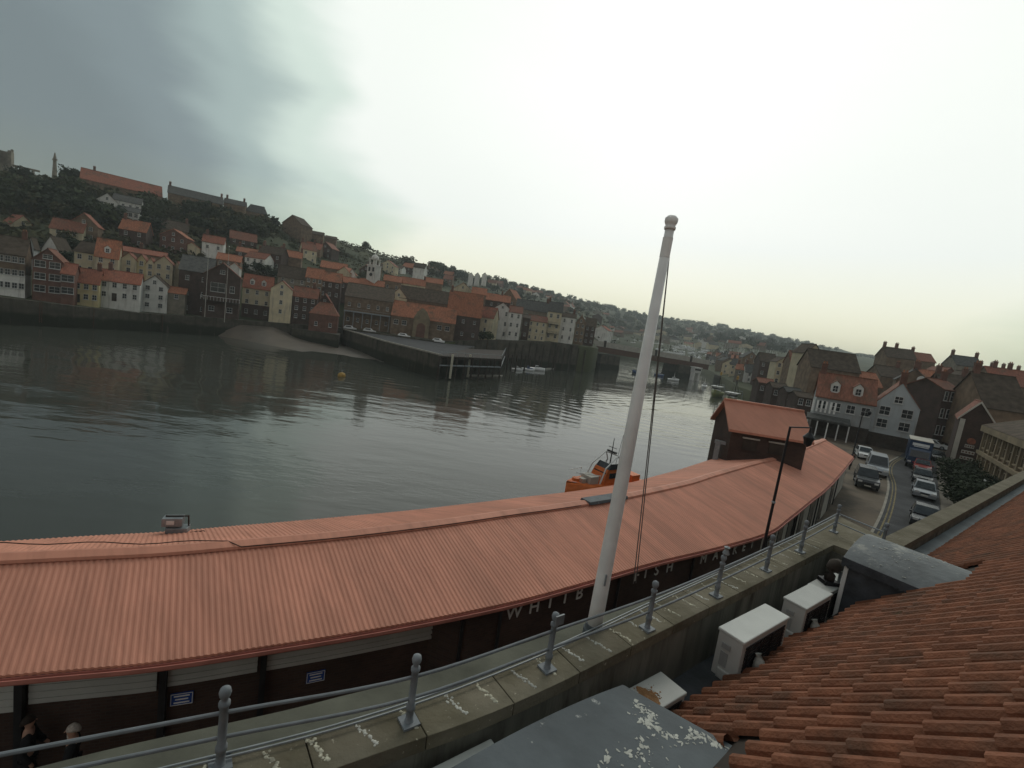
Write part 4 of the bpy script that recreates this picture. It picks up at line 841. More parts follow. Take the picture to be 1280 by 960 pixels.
for wx in (2.4, -2.6):
    for s in (-1, 1):
        w = MB().lathe((0, 0, 0), [(.25, -.14), (.46, -.14), (.46, .14), (.25, .14)], 16).build('wheel', 'tyre', t); w.location = (wx, s * 1.0, .46); w.rotation_euler = (pi / 2, 0, 0); MB().lathe((0, 0, 0), [(.02, -.15), (.26, -.145), (.26, .145), (.02, .15)], 12).build('rim', 'galvanised', w)
for s in (-1, 1): MB().box((3.25, s * .85, .85), (.08, .35, .2)).build('headlight', 'headlight_glass', t)
# tiny cars over the bridge
proto = thing('parked_car', 'tiny car', 'car', (0, 0, 0), 0, 'distant cars beyond the bridge')
MB().hull([[(-2, -.8, .3), (2, -.8, .3), (2, -.8, .8), (1, -.8, .9), (.4, -.7, 1.45), (-1.4, -.7, 1.45), (-2, -.8, .9)], [(-2, .8, .3), (2, .8, .3), (2, .8, .8), (1, .8, .9), (.4, .7, 1.45), (-1.4, .7, 1.45), (-2, .8, .9)]]).build('body', 'car_white', proto); MB().box((-.4, 0, 1.15), (1.7, 1.56, .36)).build('window', 'glass_dark', proto)
pk = kids(proto); first = True
for i in range(60):
    if i < 9: k = .08 + i * .105; c = A0 + dv_ * k + dn * random.uniform(.25, .75); loc = (c.x, c.y, c.z - .1 - .28); rz = atan2(dv_.y, dv_.x)
    else:
        u = random.uniform(742, 900); v = lerp(421, 446, (u - 742) / 158) + random.uniform(-6, 5); y = hit(u, v, 430)
        if y > 1300: continue
        loc = atd(u, v, y); rz = random.uniform(0, 3)
    o = proto if first else dup(proto, None, None, None, None, None, pk); first = False
    o.location = loc; o.rotation_euler = (0, 0, rz); o['label'] = 'tiny pale car crossing the swing bridge' if i < 9 else 'tiny pale car in the car park seen over the bridge'; o['group'] = 'cars crossing the bridge' if i < 9 else 'distant cars beyond the bridge'
for u, v, r, l in ((438, 406, .2, 'pale car parked on the far quay in front of the market shed'), (462, 413, .1, 'pale car parked on the far quay between the shed and arched hall'), (548, 428, -.2, 'pale car parked on the far quay right of the arched hall'), (505, 421, 0., 'pale car parked on the far quay left of the arched doorway')):
    p = atd(u, v, 158); o = dup(proto, None, None, None, 'cars parked on the far quay', None, pk); o.location = (p.x, p.y, ZP + .03); o.rotation_euler = (0, 0, r); o['label'] = l
# ------------------------------------------------------------------ street
def sheet(name, pts, z, m, kind='structure'):
    bm = bmesh.new(); f = bm.faces.new([bm.verts.new((p[0], p[1], z)) for p in pts]); bmesh.ops.triangulate(bm, faces=[f]); me = bpy.data.meshes.new(name); bm.to_mesh(me); bm.free(); me.materials.append(M(m)); o = link(name, me); o['kind'] = kind; return o
Lr = [at(u, v, 0) for u, v in [(1020, 800), (1050, 730), (1083, 680), (1100, 650), (1109, 625), (1112, 605), (1108, 588)]] + [at(1112, 578, 0), at(1124, 571, 0)]
Rr = [at(u, v, 0) for u, v in [(1130, 800), (1150, 730), (1172, 680), (1176, 640), (1172, 600), (1170, 580), (1166, 568)]]
sheet('road', [(p.x, p.y) for p in Lr] + [(at(1140, 556, 0).x, at(1140, 556, 0).y), (at(1150, 538, 0).x, at(1150, 538, 0).y), (at(1162, 540, 0).x, at(1162, 540, 0).y)] + [(p.x, p.y) for p in reversed(Rr)], .008, 'asphalt')
def ribbon(pts, off, w, z, name, m):
    rows = []
    for i, p in enumerate(pts):
        d = (pts[min(i + 1, len(pts) - 1)] - pts[max(i - 1, 0)]).normalized(); n = Vector((-d.y, d.x, 0)); rows.append([(p + n * off).to_2d().to_3d() + Vector((0, 0, z)), (p + n * (off + w)).to_2d().to_3d() + Vector((0, 0, z))])
    o = MB().strip(rows).build(name, m); o['kind'] = 'structure'; return o
Ls = catmull(Lr, 6); Rs = catmull(Rr, 6)
ribbon(Ls, -.3, .1, .013, 'road_marking', 'yellow_line'); ribbon(Ls, -.55, .1, .013, 'road_marking', 'yellow_line')
ribbon(Ls, .0, .18, .016, 'road_channel', 'kerb_stone')
rows = []
for p, nx in zip(Rs, Rs[1:] + [Rs[-1] + (Rs[-1] - Rs[-2])]):
    d = (nx - p).normalized(); n = Vector((d.y, -d.x, 0)); rows.append([(p.x, p.y, 0), (p.x, p.y, .12), (p.x + n.x * .2, p.y + n.y * .2, .125), (p.x + n.x * 9, p.y + n.y * 9, .13)])
struct(MB().strip(rows).build('pavement', 'pavement_stone'))
# ------------------------------------------------------------------ west bank buildings
GR = 'grey_render'
hp(1081, 1137, 561, 506, 477, 73, 'gable', 'pale_blue_render', 'brown_pantile', 'tall pale grey gable house facing down the street', yaw=.9, dep=9, wins=(2, 3), wrows=(1, 2), wsize=(1.35, 1.55), chim=(.05,), lower=('dark_timber', 2.2), found=2, door=1, over=.12)
t = hp(1010, 1082, 549, 499, 470, 76, 'eave', GR, 'brown_pantile', 'long grey rendered inn with brown red roof left of the pale gable', yaw=.85, dep=9, wins=(4, 2), wrows=(1,), dormers=2, lower=('dark_timber', 2.6), found=2, chim=(-.9,), wsize=(1.2, 1.4))
b_ = MB(); b_.box((-1.8, -1.4, 2.75), (6, 2.8, .2)); b_.hull([[(-4.8, -2.9, 2.9), (1.2, -2.9, 2.9), (1.2, -.02, 3.5), (-4.8, -.02, 3.5)], [(-4.8, -2.9, 3.0), (1.2, -2.9, 3.0), (1.2, -.02, 3.6), (-4.8, -.02, 3.6)]]); b_.build('awning', 'slate', t)
for k in range(5): MB().box((-4.6 + k * 1.42, -2.6, 1.35), (.16, .16, 2.7)).build('post', 'white_paint', t)
b_ = MB()
for k in range(6): b_.box((-4.2 + k * .62, -.08, 4.9), (.28, .1, 1.9))
b_.build('white_slats', 'white_paint', t)
hp(1137, 1164, 546, 485, 472, 92, 'gable', 'pale_blue_render', 'brown_slate', 'tall blank pale gable right of the street facing gable house', yaw=.95, dep=9, lower=('dark_timber', 3.4), found=2, extra=-.05)
t = hp(1110, 1152, 520, 476, 461, 100, 'gable', 'brown_stone', SL, 'slate gable with round white window above the street end', yaw=.9, dep=10, found=2, chim=(.1,))
m = MB().lathe((0, 0, 0), [(.55, -.06), (.75, -.06), (.75, .06), (.55, .06)], 20); o = m.build('round_window', 'white_paint', t); o.rotation_euler = (pi / 2, 0, 0); o.location = (1.2, -.05, 8.2); q = MB().lathe((0, 0, 0), [(.01, -.03), (.56, -.03), (.56, .03), (.01, .03)], 20).build('pane', 'glass_dark', o)
hp(1164, 1186, 552, 487, 476, 84, 'eave', 'dark_brick', 'brown_pantile', 'tall dark brick house with rows of narrow windows behind lorry', yaw=.5, wins=(3, 3), wsize=(.7, 1.7), found=2, chim=(.8,), extra=.5)
# brick pub with white verge and wall plates
t = hp(1180, 1222, 600, 523, 500, 60, 'gable', 'market_brick', BR, 'dark brick pub gable with pale verge boards and stacked white wall plates', yaw=.93, dep=13, found=2, over=.2)
w2 = hplace(1180, 1222, 600, 60, .93)[2] / 2; eh = 77 * 60 / 580; rh = 23 * 60 / 580
m = MB()
for s in (-1, 1): m.hull([[(s * (w2 + .22), -.26, eh - .2), (s * (w2 + .22), -.2, eh - .2), (s * (w2 + .22), -.2, eh + .08), (s * (w2 + .22), -.26, eh + .08)], [(0, -.26, eh + rh - .06), (0, -.2, eh + rh - .06), (0, -.2, eh + rh + .24), (0, -.26, eh + rh + .24)]])
m.build('verge_board', 'render_pale', t); MB().box((-w2 + .3, -.04, eh / 2), (.5, .08, eh)).build('corner_pilaster', 'render_pale', t)
for k, (zz, ww) in enumerate(((4.55, .9), (3.75, 1.25), (2.95, 1.25))):
    o = MB().box((-w2 + 1.55, -.06, zz), (ww, .1, .42)).build('wall_plate', 'render_pale', t); q = MB()
    for i in range(4): q.box((-w2 + 1.55 - ww * .36 + i * ww * .24, -.115, zz), (ww * .14, .02, .2))
    q.build('plate_lettering', 'red_brick', o)
o = MB().lathe((0, 0, 0), [(.01, -.05), (.42, -.05), (.42, .05), (.01, .05)], 20).build('round_plate', 'red_pantile', t); o.rotation_euler = (pi / 2, 0, 0); o.location = (-w2 + 1.6, -.06, 5.25)
# bank with pilasters: facade along the street, from far corner to near corner
A_, B2 = at(1216, 600, 0), at(1282, 655, 0); d_ = B2 - A_; Lb = d_.length; rz = atan2(d_.y, d_.x)
t = thing('bank_building', 'ornate sandstone building with tall pilasters and dark hipped roof on the right', 'building', (A_.x, A_.y, 0), rz)
hb = 7.0; out = 1
MB().prism([(0, 0), (Lb + 3, 0), (Lb + 3, 12), (0, 12)], -1, hb).build('wall', 'brown_stone', t)
m = MB(); nb = 11
for i in range(nb + 1):
    x = .3 + i * (Lb + 2.4) / nb; MB().hull([[(x - .22, -.25, 0), (x + .22, -.25, 0), (x + .22, .0, 0), (x - .22, .0, 0)], [(x - .18, -.22, hb - .8), (x + .18, -.22, hb - .8), (x + .18, .0, hb - .8), (x - .18, .0, hb - .8)]]).build('pilaster', 'sand_stone', t)
for z, pz in ((hb - .4, .45), (hb * .52, .3), (.3, .3)): m.box(((Lb + 3) / 2, -.15, z), (Lb + 3.4, pz * 1.6, .42 if z < hb - 1 else .7))
m.build('cornice', 'sand_stone', t)
for i in range(nb):
    x = .3 + (i + .5) * (Lb + 2.4) / nb
    for z in (1.1, 4.3): window(t, x, -.04, z, .9, 1.9, 0, 'stone')
r = MB(); r.hull([[(-.4, -.5, hb), (Lb + 3.4, -.5, hb), (Lb + 3.4, 12.4, hb), (-.4, 12.4, hb)], [(2.6, 5.8, hb + 3), (Lb + .4, 5.8, hb + 3), (Lb + .4, 6.2, hb + 3), (2.6, 6.2, hb + 3)]]); r.build('roof', BS, t)
# dark roofs behind
def hz(*a, **k): return hp(*a, found=3, **k)
hz(1222, 1278, 548, 512, 470, 74, 'eave', 'brown_stone', BS, 'broad dark brown roof rising behind the sandstone building', dep=12, yaw=.4, chim=(-.8,))
hz(1176, 1214, 520, 497, 470, 96, 'eave', 'dark_brick', BS, 'dark brown roof behind the brick pub gable', dep=11, yaw=.4, chim=(.9, -.9))
hz(1194, 1240, 512, 486, 466, 112, 'gable', 'dark_brick', BS, 'dark gable with one pale window above the brick pub', dep=11, yaw=.4, wins=(1, 2))
hz(1236, 1285, 506, 482, 462, 120, 'eave', 'brown_stone', BR, 'red brown roof at right edge below the skyline chimneys', dep=11, yaw=.4, chim=(-.5, .3))
hz(1150, 1176, 500, 482, 464, 118, 'eave', 'dark_brick', OR, 'orange roofed house in the middle of the right hand roofs', dep=10, yaw=.4, chim=(-.9,))
hz(1164, 1200, 486, 474, 460, 138, 'gable', 'red_brick', 'brown_pantile', 'red brown gable below the grey skyline house', dep=10, yaw=.4)
hz(1060, 1098, 500, 482, 466, 110, 'eave', 'brown_stone', OR, 'orange roof with two skylights behind the grey inn', dep=10, yaw=.4)
hz(1098, 1128, 486, 472, 459, 130, 'eave', 'brown_stone', BS, 'dark roof left of the slate gable with round window', dep=10, yaw=.4, chim=(.9,))
hz(1106, 1142, 462, 448, 436, 160, 'eave', 'brown_stone', BS, 'long skyline roof with chimneys above the street end', dep=9, yaw=.4, chim=(-.95, -.1))
hz(1142, 1166, 465, 452, 442, 162, 'eave', 'brown_stone', 'brown_pantile', 'skyline roof with one tall chimney right of the long roof', dep=9, yaw=.4, chim=(-.9, ))
hz(1192, 1224, 474, 458, 446, 158, 'eave', 'grey_stone', SL, 'grey skyline house with chimneys at both ends', dep=9, yaw=.4, chim=(-.95, .95))
hz(1226, 1262, 482, 468, 460, 160, 'eave', 'brown_stone', 'brown_pantile', 'low skyline roof with three chimneys near the right edge', dep=9, yaw=.4, chim=(-.8, 0, .8))
hz(1262, 1300, 488, 474, 465, 160, 'eave', 'brown_stone', BR, 'last skyline roof at the right edge of the view', dep=9, yaw=.4, chim=(-.2,))
# wharf side
hp(1003, 1023, 462, 442, 431, 128, 'gable', 'cream_render', BS, 'pale gable of a tall warehouse above the wharf', yaw=.4, dep=8, found=14, extra=.1, wins=(1, 2))
hp(1008, 1068, 492, 462, 440, 114, 'eave', 'brown_stone', BS, 'large olive brown roofed warehouse behind the orange roofed inn', yaw=.4, dep=10, found=6)
hp(965, 981, 482, 453, 447, 158, 'gable', 'cream_render', BS, 'narrow cream gable house on the wharf right of trawlers', yaw=.4, wins=(2, 3), found=6)
hp(982, 1004, 486, 455, 440, 146, 'eave', 'brown_stone', 'brown_pantile', 'brown house between the narrow cream gable and the warehouse', yaw=.4, wins=(2, 3), found=6)
hp(946, 966, 472, 452, 442, 185, 'eave', 'dark_brick', BS, 'dark brick house left of the narrow cream gable', yaw=.4, wins=(2, 2), found=6)
hp(926, 946, 462, 448, 440, 215, 'gable', 'brown_stone', SL, 'small dark gable nearest the marina on the wharf', yaw=.4, wins=(2, 2), found=6)
for i, (u, v, D) in enumerate(((990, 506, 110), (972, 500, 122), (955, 494, 136), (1003, 512, 100))):
    hp(u - 9, u + 10, v, v - 15, v - 20, D, 'eave', 'dark_brick', ['slate', BS, 'brown_pantile', BS][i], ['dark wharf shed with slate roof third along the wharf', 'dark wharf shed with grey brown roof second along the wharf', 'dark wharf shed with brown tiles nearest the trawlers', 'dark wharf shed nearest the red market loft'][i], yaw=.3, dep=5, found=4, wins=(2, 1))

town([(872, 446), (905, 448), (960, 458), (1000, 474), (985, 492), (940, 484), (915, 474)], 16, .5, (6, 9), ['white_render', 'brown_stone', 'dark_brick', 'cream_render', 'grey_stone'], [BS, SL, 'brown_pantile', OR], 'houses crowding the wharf behind the trawlers', ymax=420)
# ------------------------------------------------------------------ fish market
EZ, RZ = 3.2, 4.2
near = [at(u, v, EZ) for u, v in [(0, 845), (190, 828), (330, 808), (490, 782), (640, 752), (740, 725), (820, 702), (900, 683), (960, 665), (985, 648), (1010, 628), (1040, 603), (1067, 571)]]
far = [at(u, v, EZ) for u, v in [(0, 677), (160, 667), (300, 657), (490, 640), (600, 628), (720, 614), (800, 600), (860, 584), (900, 571)]] + [Vector((22.5, 40, EZ)), Vector((29.6, 46.8, EZ)), Vector((32, 49.5, EZ))]
rid = [at(u, v, RZ) for u, v in [(0, 698), (160, 691), (330, 678), (490, 662), (640, 641), (740, 628), (840, 608), (900, 591), (950, 577)]]
rid += [Vector((20.5, 33.5, RZ)), Vector((26.5, 40, RZ)), Vector((32.5, 46.5, RZ))]
near = [near[0] + (near[0] - near[1]) * 4] + near; far = [far[0] + (far[0] - far[1]) * 4] + far; rid = [rid[0] + (rid[0] - rid[1]) * 4] + rid
N_ = resample(catmull(near, 14), .031)
# smoothed normals along the eave
def smooth_dir(i, r=100): a = N_[max(0, i - r)]; b = N_[min(len(N_) - 1, i + r)]; return (b - a).normalized()
def isect(p, n, pl):
    best = None
    for a, b in zip(pl, pl[1:]):
        d = b - a; den = n.x * d.y - n.y * d.x
        if abs(den) < 1e-9: continue
        w = a - p; t = (w.x * d.y - w.y * d.x) / den; s = (w.x * n.y - w.y * n.x) / den
        if -.001 <= s <= 1.001 and t > 0 and (best is None or t < best): best = t
    return best
Ff, Rr_ = catmull(far, 6), catmull(rid, 6)
Dm = [smooth_dir(i) for i in range(len(N_))]; wf, wr = [], []
NAZ = [(-12, -33), (-2, -38), (6, -44), (13, -50), (40, -51)]
Nn = [Vector((sin(radians(interp(NAZ, p.x))), cos(radians(interp(NAZ, p.x))), 0)) for p in N_]
for i in range(0, len(N_)):
    if i % 20 == 0 or i == len(N_) - 1:
        n = Nn[i]; f_ = isect(N_[i], n, Ff); r_ = isect(N_[i], n, Rr_)
        wf.append((i, f_ if f_ and f_ < 12 else (wf[-1][1] if wf else 6))); wr.append((i, r_ if r_ and r_ < 8 else (wr[-1][1] if wr else 2.7)))
def smooth(tab, k=4): return [(i, sum(t[1] for t in tab[max(0, j - k):j + k + 1]) / len(tab[max(0, j - k):j + k + 1])) for j, (i, _) in enumerate(tab)]
wf, wr = smooth(wf), smooth(wr, 3)
mk = thing('fish_market', 'long low market hall with corrugated red roof curving along the quay', 'market hall')
rows = []; rows2 = []
for i, p in enumerate(N_):
    n = Nn[i]; w, r = interp(wf, i), interp(wr, i); h = (.0, .0, .017, .017)[i % 4]
    a = p + n * 0 + Vector((0, 0, h)); b = p + n * (r - .05) + Vector((0, 0, RZ - EZ + h)); c = p + n * (r + .05) + Vector((0, 0, RZ - EZ + h)); d = p + n * w + Vector((0, 0, h))
    lift = Vector((0, 0, .018)); rows.append([a - Vector((0, 0, .05)), a, a.lerp(b, .5) + lift, a.lerp(b, .502), b]); rows2.append([c, c.lerp(d, .5), d, d - Vector((0, 0, .05))])
rmb = MB(); rr = random.Random(8)
for k in range(0, len(N_) - 1, 32):
    rmb.strip(rows[k:k + 33], rr.choice((0, 0, 1, 2))); rmb.strip(rows2[k:k + 33], rr.choice((0, 0, 1, 2)))
rmb.build('roof', ['market_roof', 'market_roof_pale', 'market_roof_dull'], mk)
cap = MB(); secs = []
def MP(i, off, z): i = max(0, min(len(N_) - 1, int(i))); n = Nn[i]; return Vector((N_[i].x + n.x * off, N_[i].y + n.y * off, z))
for i in range(0, len(N_), 10):
    r = interp(wr, i); secs.append([MP(i, r - .22, RZ - .02), MP(i, r - .2, RZ + .05), MP(i, r, RZ + .12), MP(i, r + .2, RZ + .05), MP(i, r + .22, RZ - .02)])
cap.hull(secs); cap.build('ridge_cap', 'market_roof', mk)
secs = []; s2 = []; s3 = []
for i in range(0, len(N_), 10):
    secs.append([MP(i, -.1, EZ - .13), MP(i, -.0, EZ - .13), MP(i, -.0, EZ - .05), MP(i, -.02, EZ - .05), MP(i, -.02, EZ - .11), MP(i, -.08, EZ - .11), MP(i, -.08, EZ - .05), MP(i, -.1, EZ - .05)])
    s2.append([MP(i, .02, EZ - .24), MP(i, .08, EZ - .24), MP(i, .08, EZ - .05), MP(i, .02, EZ - .05)])
MB().hull(secs).build('gutter', 'market_fascia', mk); MB().hull(s2).build('fascia', 'market_fascia', mk)
mb = MB()
def OVI(i): t_ = max(0, min(1, (N_[max(0, min(len(N_) - 1, int(i)))].x + .6) / .5)); return lerp(1.15, .32, t_)
secs = [[MP(i, OVI(i), -.2), MP(i, interp(wf, i) - .3, -.2), MP(i, interp(wf, i) - .3, EZ - .02), MP(i, interp(wr, i), RZ - .1), MP(i, OVI(i), EZ + .05)] for i in range(0, len(N_), 5)] + [[MP(len(N_) - 1, .32, -.2), MP(len(N_) - 1, interp(wf, 9e9) - .3, -.2), MP(len(N_) - 1, interp(wf, 9e9) - .3, EZ - .02), MP(len(N_) - 1, interp(wr, 9e9), RZ - .1), MP(len(N_) - 1, .32, EZ + .05)]]
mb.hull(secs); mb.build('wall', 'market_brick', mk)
def mi(u):                       # index along the eave seen in a column
    return min(range(0, len(N_), 4), key=lambda i: abs(pix(MP(i, OVI(i), 2.2))[0] - u) if N_[i].y > 3 else 9e9)
def wallpanel(name, u0, u1, z0, z1, m, d=.04, ribs=0, off=0):
    i0, i1 = mi(u0), mi(u1); st = max(1, (i1 - i0) // 12); sec = []
    ks = list(range(i0, i1, st)) + [i1]; o_ = OVI((i0 + i1) // 2) - d - off
    mb = MB().hull([[MP(i, o_, z0), MP(i, o_ + d - .003, z0), MP(i, o_ + d - .003, z1), MP(i, o_, z1)] for i in ks])
    for k in range(ribs):
        z = z0 + (z1 - z0) * (k + .5) / ribs; h = (z1 - z0) / ribs * .3; mb.hull([[MP(i, o_ - .03, z - h), MP(i, o_ + .001, z - h), MP(i, o_ + .001, z + h), MP(i, o_ - .02, z + h)] for i in ks])
    return mb.build(name, m, mk)
cols_u = [-130, 32, 201, 326, 571]
def wz(u, v):
    i = mi(u); p = MP(i, OVI(i) - .05, 0); return H + ray(u, v).z / ray(u, v).y * p.y
for a, b, v in ((-130, 32, 890), (32, 201, 872), (201, 326, 851), (326, 571, 818)): wallpanel('shutter', a + 6, b - 3, wz((max(a, 0) + b) / 2, v), EZ - .12, 'shutter_white', .05, 9)
for u in (32, 201, 326):
    i = mi(u); d = Dm[i]; o = MB(); an = atan2(d.y, d.x); p = MP(i, OVI(i) - .14, 1.5); o.box((p.x, p.y, 1.45), (.13, .13, 3.3), an)
    for s in (-1, 1): o.tube([MP(i, OVI(i) - .14, 2.55), MP(i + s * 13, OVI(i) - .16, 2.95), MP(i + s * 21, OVI(i) - .2, EZ - .12)], .045, 6)
    o.build('column', 'black_paint', mk)
for u in (572, 623, 770, 862): i = mi(u); MB().tube([MP(i, OVI(i) - .08, 0), MP(i, OVI(i) - .08, EZ - .15)], .05, 8).build('downpipe', 'black_paint', mk)
# doors and pale panels of the far part
k = 0
for u0, u1 in ((958, 968), (972, 978), (984, 994), (999, 1004), (1012, 1018), (1026, 1031), (1040, 1044)):
    wallpanel('doorway', u0, u1, 0.02, 2.45, 'glass_dark', .05)
wallpanel('render_band', 950, 1064, .05, 2.75, 'render_pale', .015)
for u in (993, 1020, 1046): i = mi(u); MB().tube([MP(i, OVI(i) - .1, 0), MP(i, OVI(i) - .1, EZ - .15)], .045, 8).build('downpipe', 'black_paint', mk)
# lettering
def text_mesh(s, size, depth=.03):
    c = bpy.data.curves.new('t', 'FONT'); c.body = s; c.size = size; c.extrude = depth / 2; c.align_x = 'CENTER'; c.space_character = 1
    o = bpy.data.objects.new('t', c); COL.objects.link(o); bpy.context.view_layer.update(); dg = bpy.context.evaluated_depsgraph_get(); me = bpy.data.meshes.new_from_object(o.evaluated_get(dg)); bpy.data.objects.remove(o); bpy.data.curves.remove(c); return me
for word, places in (('WHITBY', [639, 665, 686, 704, 722, 743]), ('FISH', [792, 805, 818, 833]), ('MARKET', [876, 891, 904, 916, 927, 937])):
    for ch, u in zip(word, places):
        me = text_mesh(ch, .58); i = mi(u); p = MP(i, OVI(i) - .03, 2.42); d = Dm[i]; mbw = MB(); rows_ = [tuple(Vector((p.x, p.y, 2.42)) + d * v.co.x * .95 + Vector((0, 0, v.co.y)) + Vector((d.y, -d.x, 0)) * v.co.z) for v in me.vertices]
        mbw.add(rows_, [tuple(f.vertices) for f in me.polygons]); bpy.data.meshes.remove(me); mbw.build('letter', 'white_paint', mk)
for (u, z), lab in (((232, wz(232, 874)), 'left blue wall sign with white lines on the dark market wall'), ((396, wz(396, 846)), 'right blue wall sign with white lines on the dark market wall')):
    i = mi(u); d = Dm[i]; an = atan2(d.y, d.x); p = MP(i, OVI(i) - .04, z); t = thing('wall_sign', lab, 'sign', (p.x, p.y, z), an)
    MB().box((0, 0, 0), (.44, .03, .3)).build('panel', 'sign_blue', t); q = MB()
    for k in range(3): q.box((0, -.02, .08 - k * .08), (.3 - .05 * (k % 2), .008, .03))
    for cx, cz, sx, sz in ((0, .136, .42, .012), (0, -.136, .42, .012), (-.205, 0, .012, .25), (.205, 0, .012, .25)): q.box((cx, -.02, cz), (sx, .008, sz))
    q.build('print', 'white_paint', t)
# end wall brick loft
t = hp(908, 1002, 578, 541, 512, 32, 'eave', 'market_brick', 'market_roof', 'red roofed brick loft rising from the far end of the market roof', dep=4, yaw=.0, extra=-.12, found=4.3, over=.3, name='brick_loft', cat='loft')
loc_ = t.location; w_ = hplace(908, 1002, 578, 32, .0, -.12)[2]
for x in (-w_ * .23, w_ * .12): MB().box((x, -.03, 1.05), (.95, .08, .75)).build('window', 'dark_timber', t); MB().box((x, -.06, 1.52), (1.15, .12, .1)).build('lintel', 'render_pale', t)
MB().add([(w_ / 2 + .02, .15, 2.1), (w_ / 2 + .02, 3.85, 2.1), (w_ / 2 + .02, 2, 3.4)], [(0, 1, 2)]).build('pale_gable', 'render_pale', t)
# things on the market roof
q = at(222, 664, 3.35); t = thing('floodlight_frame', 'dark floodlight on a steel frame at the back edge of the market roof', 'floodlight', q, .35)
m = MB(); m.box((-.12, 0, .33), (.52, .3, .26)); m.box((0, .02, .05), (.56, .34, .2)); m.build('lamp_housing', 'galvanised', t, bevel=.02)
m = MB(); [m.tube([(x, 0, .0), (x, -.5, -.02)], .02, 6) for x in (-.26, .26)]; [m.tube([(x, 0, .5), (x, .1, -.1)], .022, 6) for x in (-.3, .26)]; m.tube([(-.3, 0, .48), (.26, 0, .48)], .022, 6); m.tube([(.3, -.1, 0), (.7, -.1, .05), (.95, -.5, 0)], .018, 6); m.build('bracket', 'dark_timber', t)
MB().box((-.15, -.16, .34), (.2, .02, .12)).build('lamp_glass', 'headlight_glass', t)
q = at(758, 638, 4.2); i = mi(770); 
mb = MB().hull([[MP(j, interp(wr, j) - .3, RZ + .02), MP(j, interp(wr, j) - .26, RZ + .13), MP(j, interp(wr, j) + .2, RZ + .15), MP(j, interp(wr, j) + .24, RZ + .03)] for j in range(min(range(len(N_)), key=lambda i: abs(pix(MP(i, interp(wr, i), RZ))[0] - 731) if N_[i].y > 3 else 9e9), min(range(len(N_)), key=lambda i: abs(pix(MP(i, interp(wr, i), RZ))[0] - 778) if N_[i].y > 3 else 9e9), 3)])
mb.build('ridge_patch', 'lead', mk)
def ri(u): return min(range(0, len(N_), 3), key=lambda i: abs(pix(MP(i, interp(wr, i), RZ))[0] - u) if N_[i].y > 3 else 9e9)
i0, i1, i2 = ri(-60), ri(300), ri(720)
pth = [MP(j, interp(wr, j) + .5 * max(0, (i1 - j) / (i1 - i0)), RZ + .14 + .03 * sin(j * .1)) for j in range(i0, i1, 12)] + [MP(j, interp(wr, j) - .3, RZ + .08) for j in range(i1, i2, 12)]
tag(MB().tube(pth, .013, 5).build('roof_cable', 'dark_timber'), 'thin dark cable slung along the ridge of the market roof', 'cable')
q = at(894, 574, 3.3); t = thing('quay_davit', 'small dark hoist with hooked arm standing at the back of the market roof', 'hoist', (q.x, q.y, 0), -.6)
zt = 4.7; m = MB(); m.box((0, 0, 2.3), (.35, .3, 4.8)); m.box((.25, 0, 4.62), (1.0, .26, .22)); m.build('mast', 'galvanised', t); m = MB(); m.tube([(.65, 0, 4.6), (.65, 0, 3.9)], .03, 6); m.box((.65, 0, 3.85), (.14, .1, .25)); m.build('hook', 'black_paint', t)
# lamp post
b_ = at(957, 672, 3.4); y_ = b_.y - .9; p = atd(957, 672, y_); tz = atd(993, 534, y_)
t = thing('street_lamp', 'thin black street lamp with bent arm beside the market eave', 'street lamp', (p.x, p.y, 0)); hgt = H + ray(993, 534).z / ray(993, 534).y * y_
MB().tube([(0, 0, 0), (0, 0, .9), (0, 0, hgt)], [.1, .07, .045], 8).build('post', 'black_paint', t); lu = atd(1014, 541, y_)
MB().tube([(0, 0, hgt - .02), (.95, .2, hgt + .05)], .03, 6).build('arm', 'black_paint', t); MB().lathe((.95, .2, hgt - .75), [(.02, 0), (.14, .1), (.16, .25), (.22, .4), (.06, .6), (.03, .82)], 10).build('lantern', 'black_paint', t)
MB().lathe((0, 0, hgt * .62), [(.06, 0), (.09, .05), (.06, .1)], 8).build('collar', 'galvanised', t)
p = at(1070, 588, 0); t = thing('street_lamp', 'black post with bracket lamps at the far corner of the market', 'street lamp', (p.x - .8, p.y, 0)); MB().tube([(0, 0, 0), (0, 0, 7)], [.09, .05], 8).build('post', 'black_paint', t); MB().tube([(0, 0, 6.9), (.7, 0, 7)], .03, 6).build('arm', 'black_paint', t); MB().lathe((.75, 0, 6.5), [(.02, 0), (.15, .12), (.2, .4), (.04, .55)], 8).build('lantern', 'black_paint', t)
# stacked fish boxes by the market wall
for k, (u, v) in enumerate(((1049, 613), (1054, 607))):
    p = at(u, v, 0); t = thing('crate_stack', ('nearer', 'farther')[k] + ' dark stack of crates against the market wall by the cars', 'crate stack', (p.x - .6, p.y, 0), .9, 'crate stacks by the market wall')
    for j in range(4): MB().box((0, 0, .2 + j * .4), (.95, .75, .36), .05 * j, 0, 1.04).build('crate', 'black_paint', t)
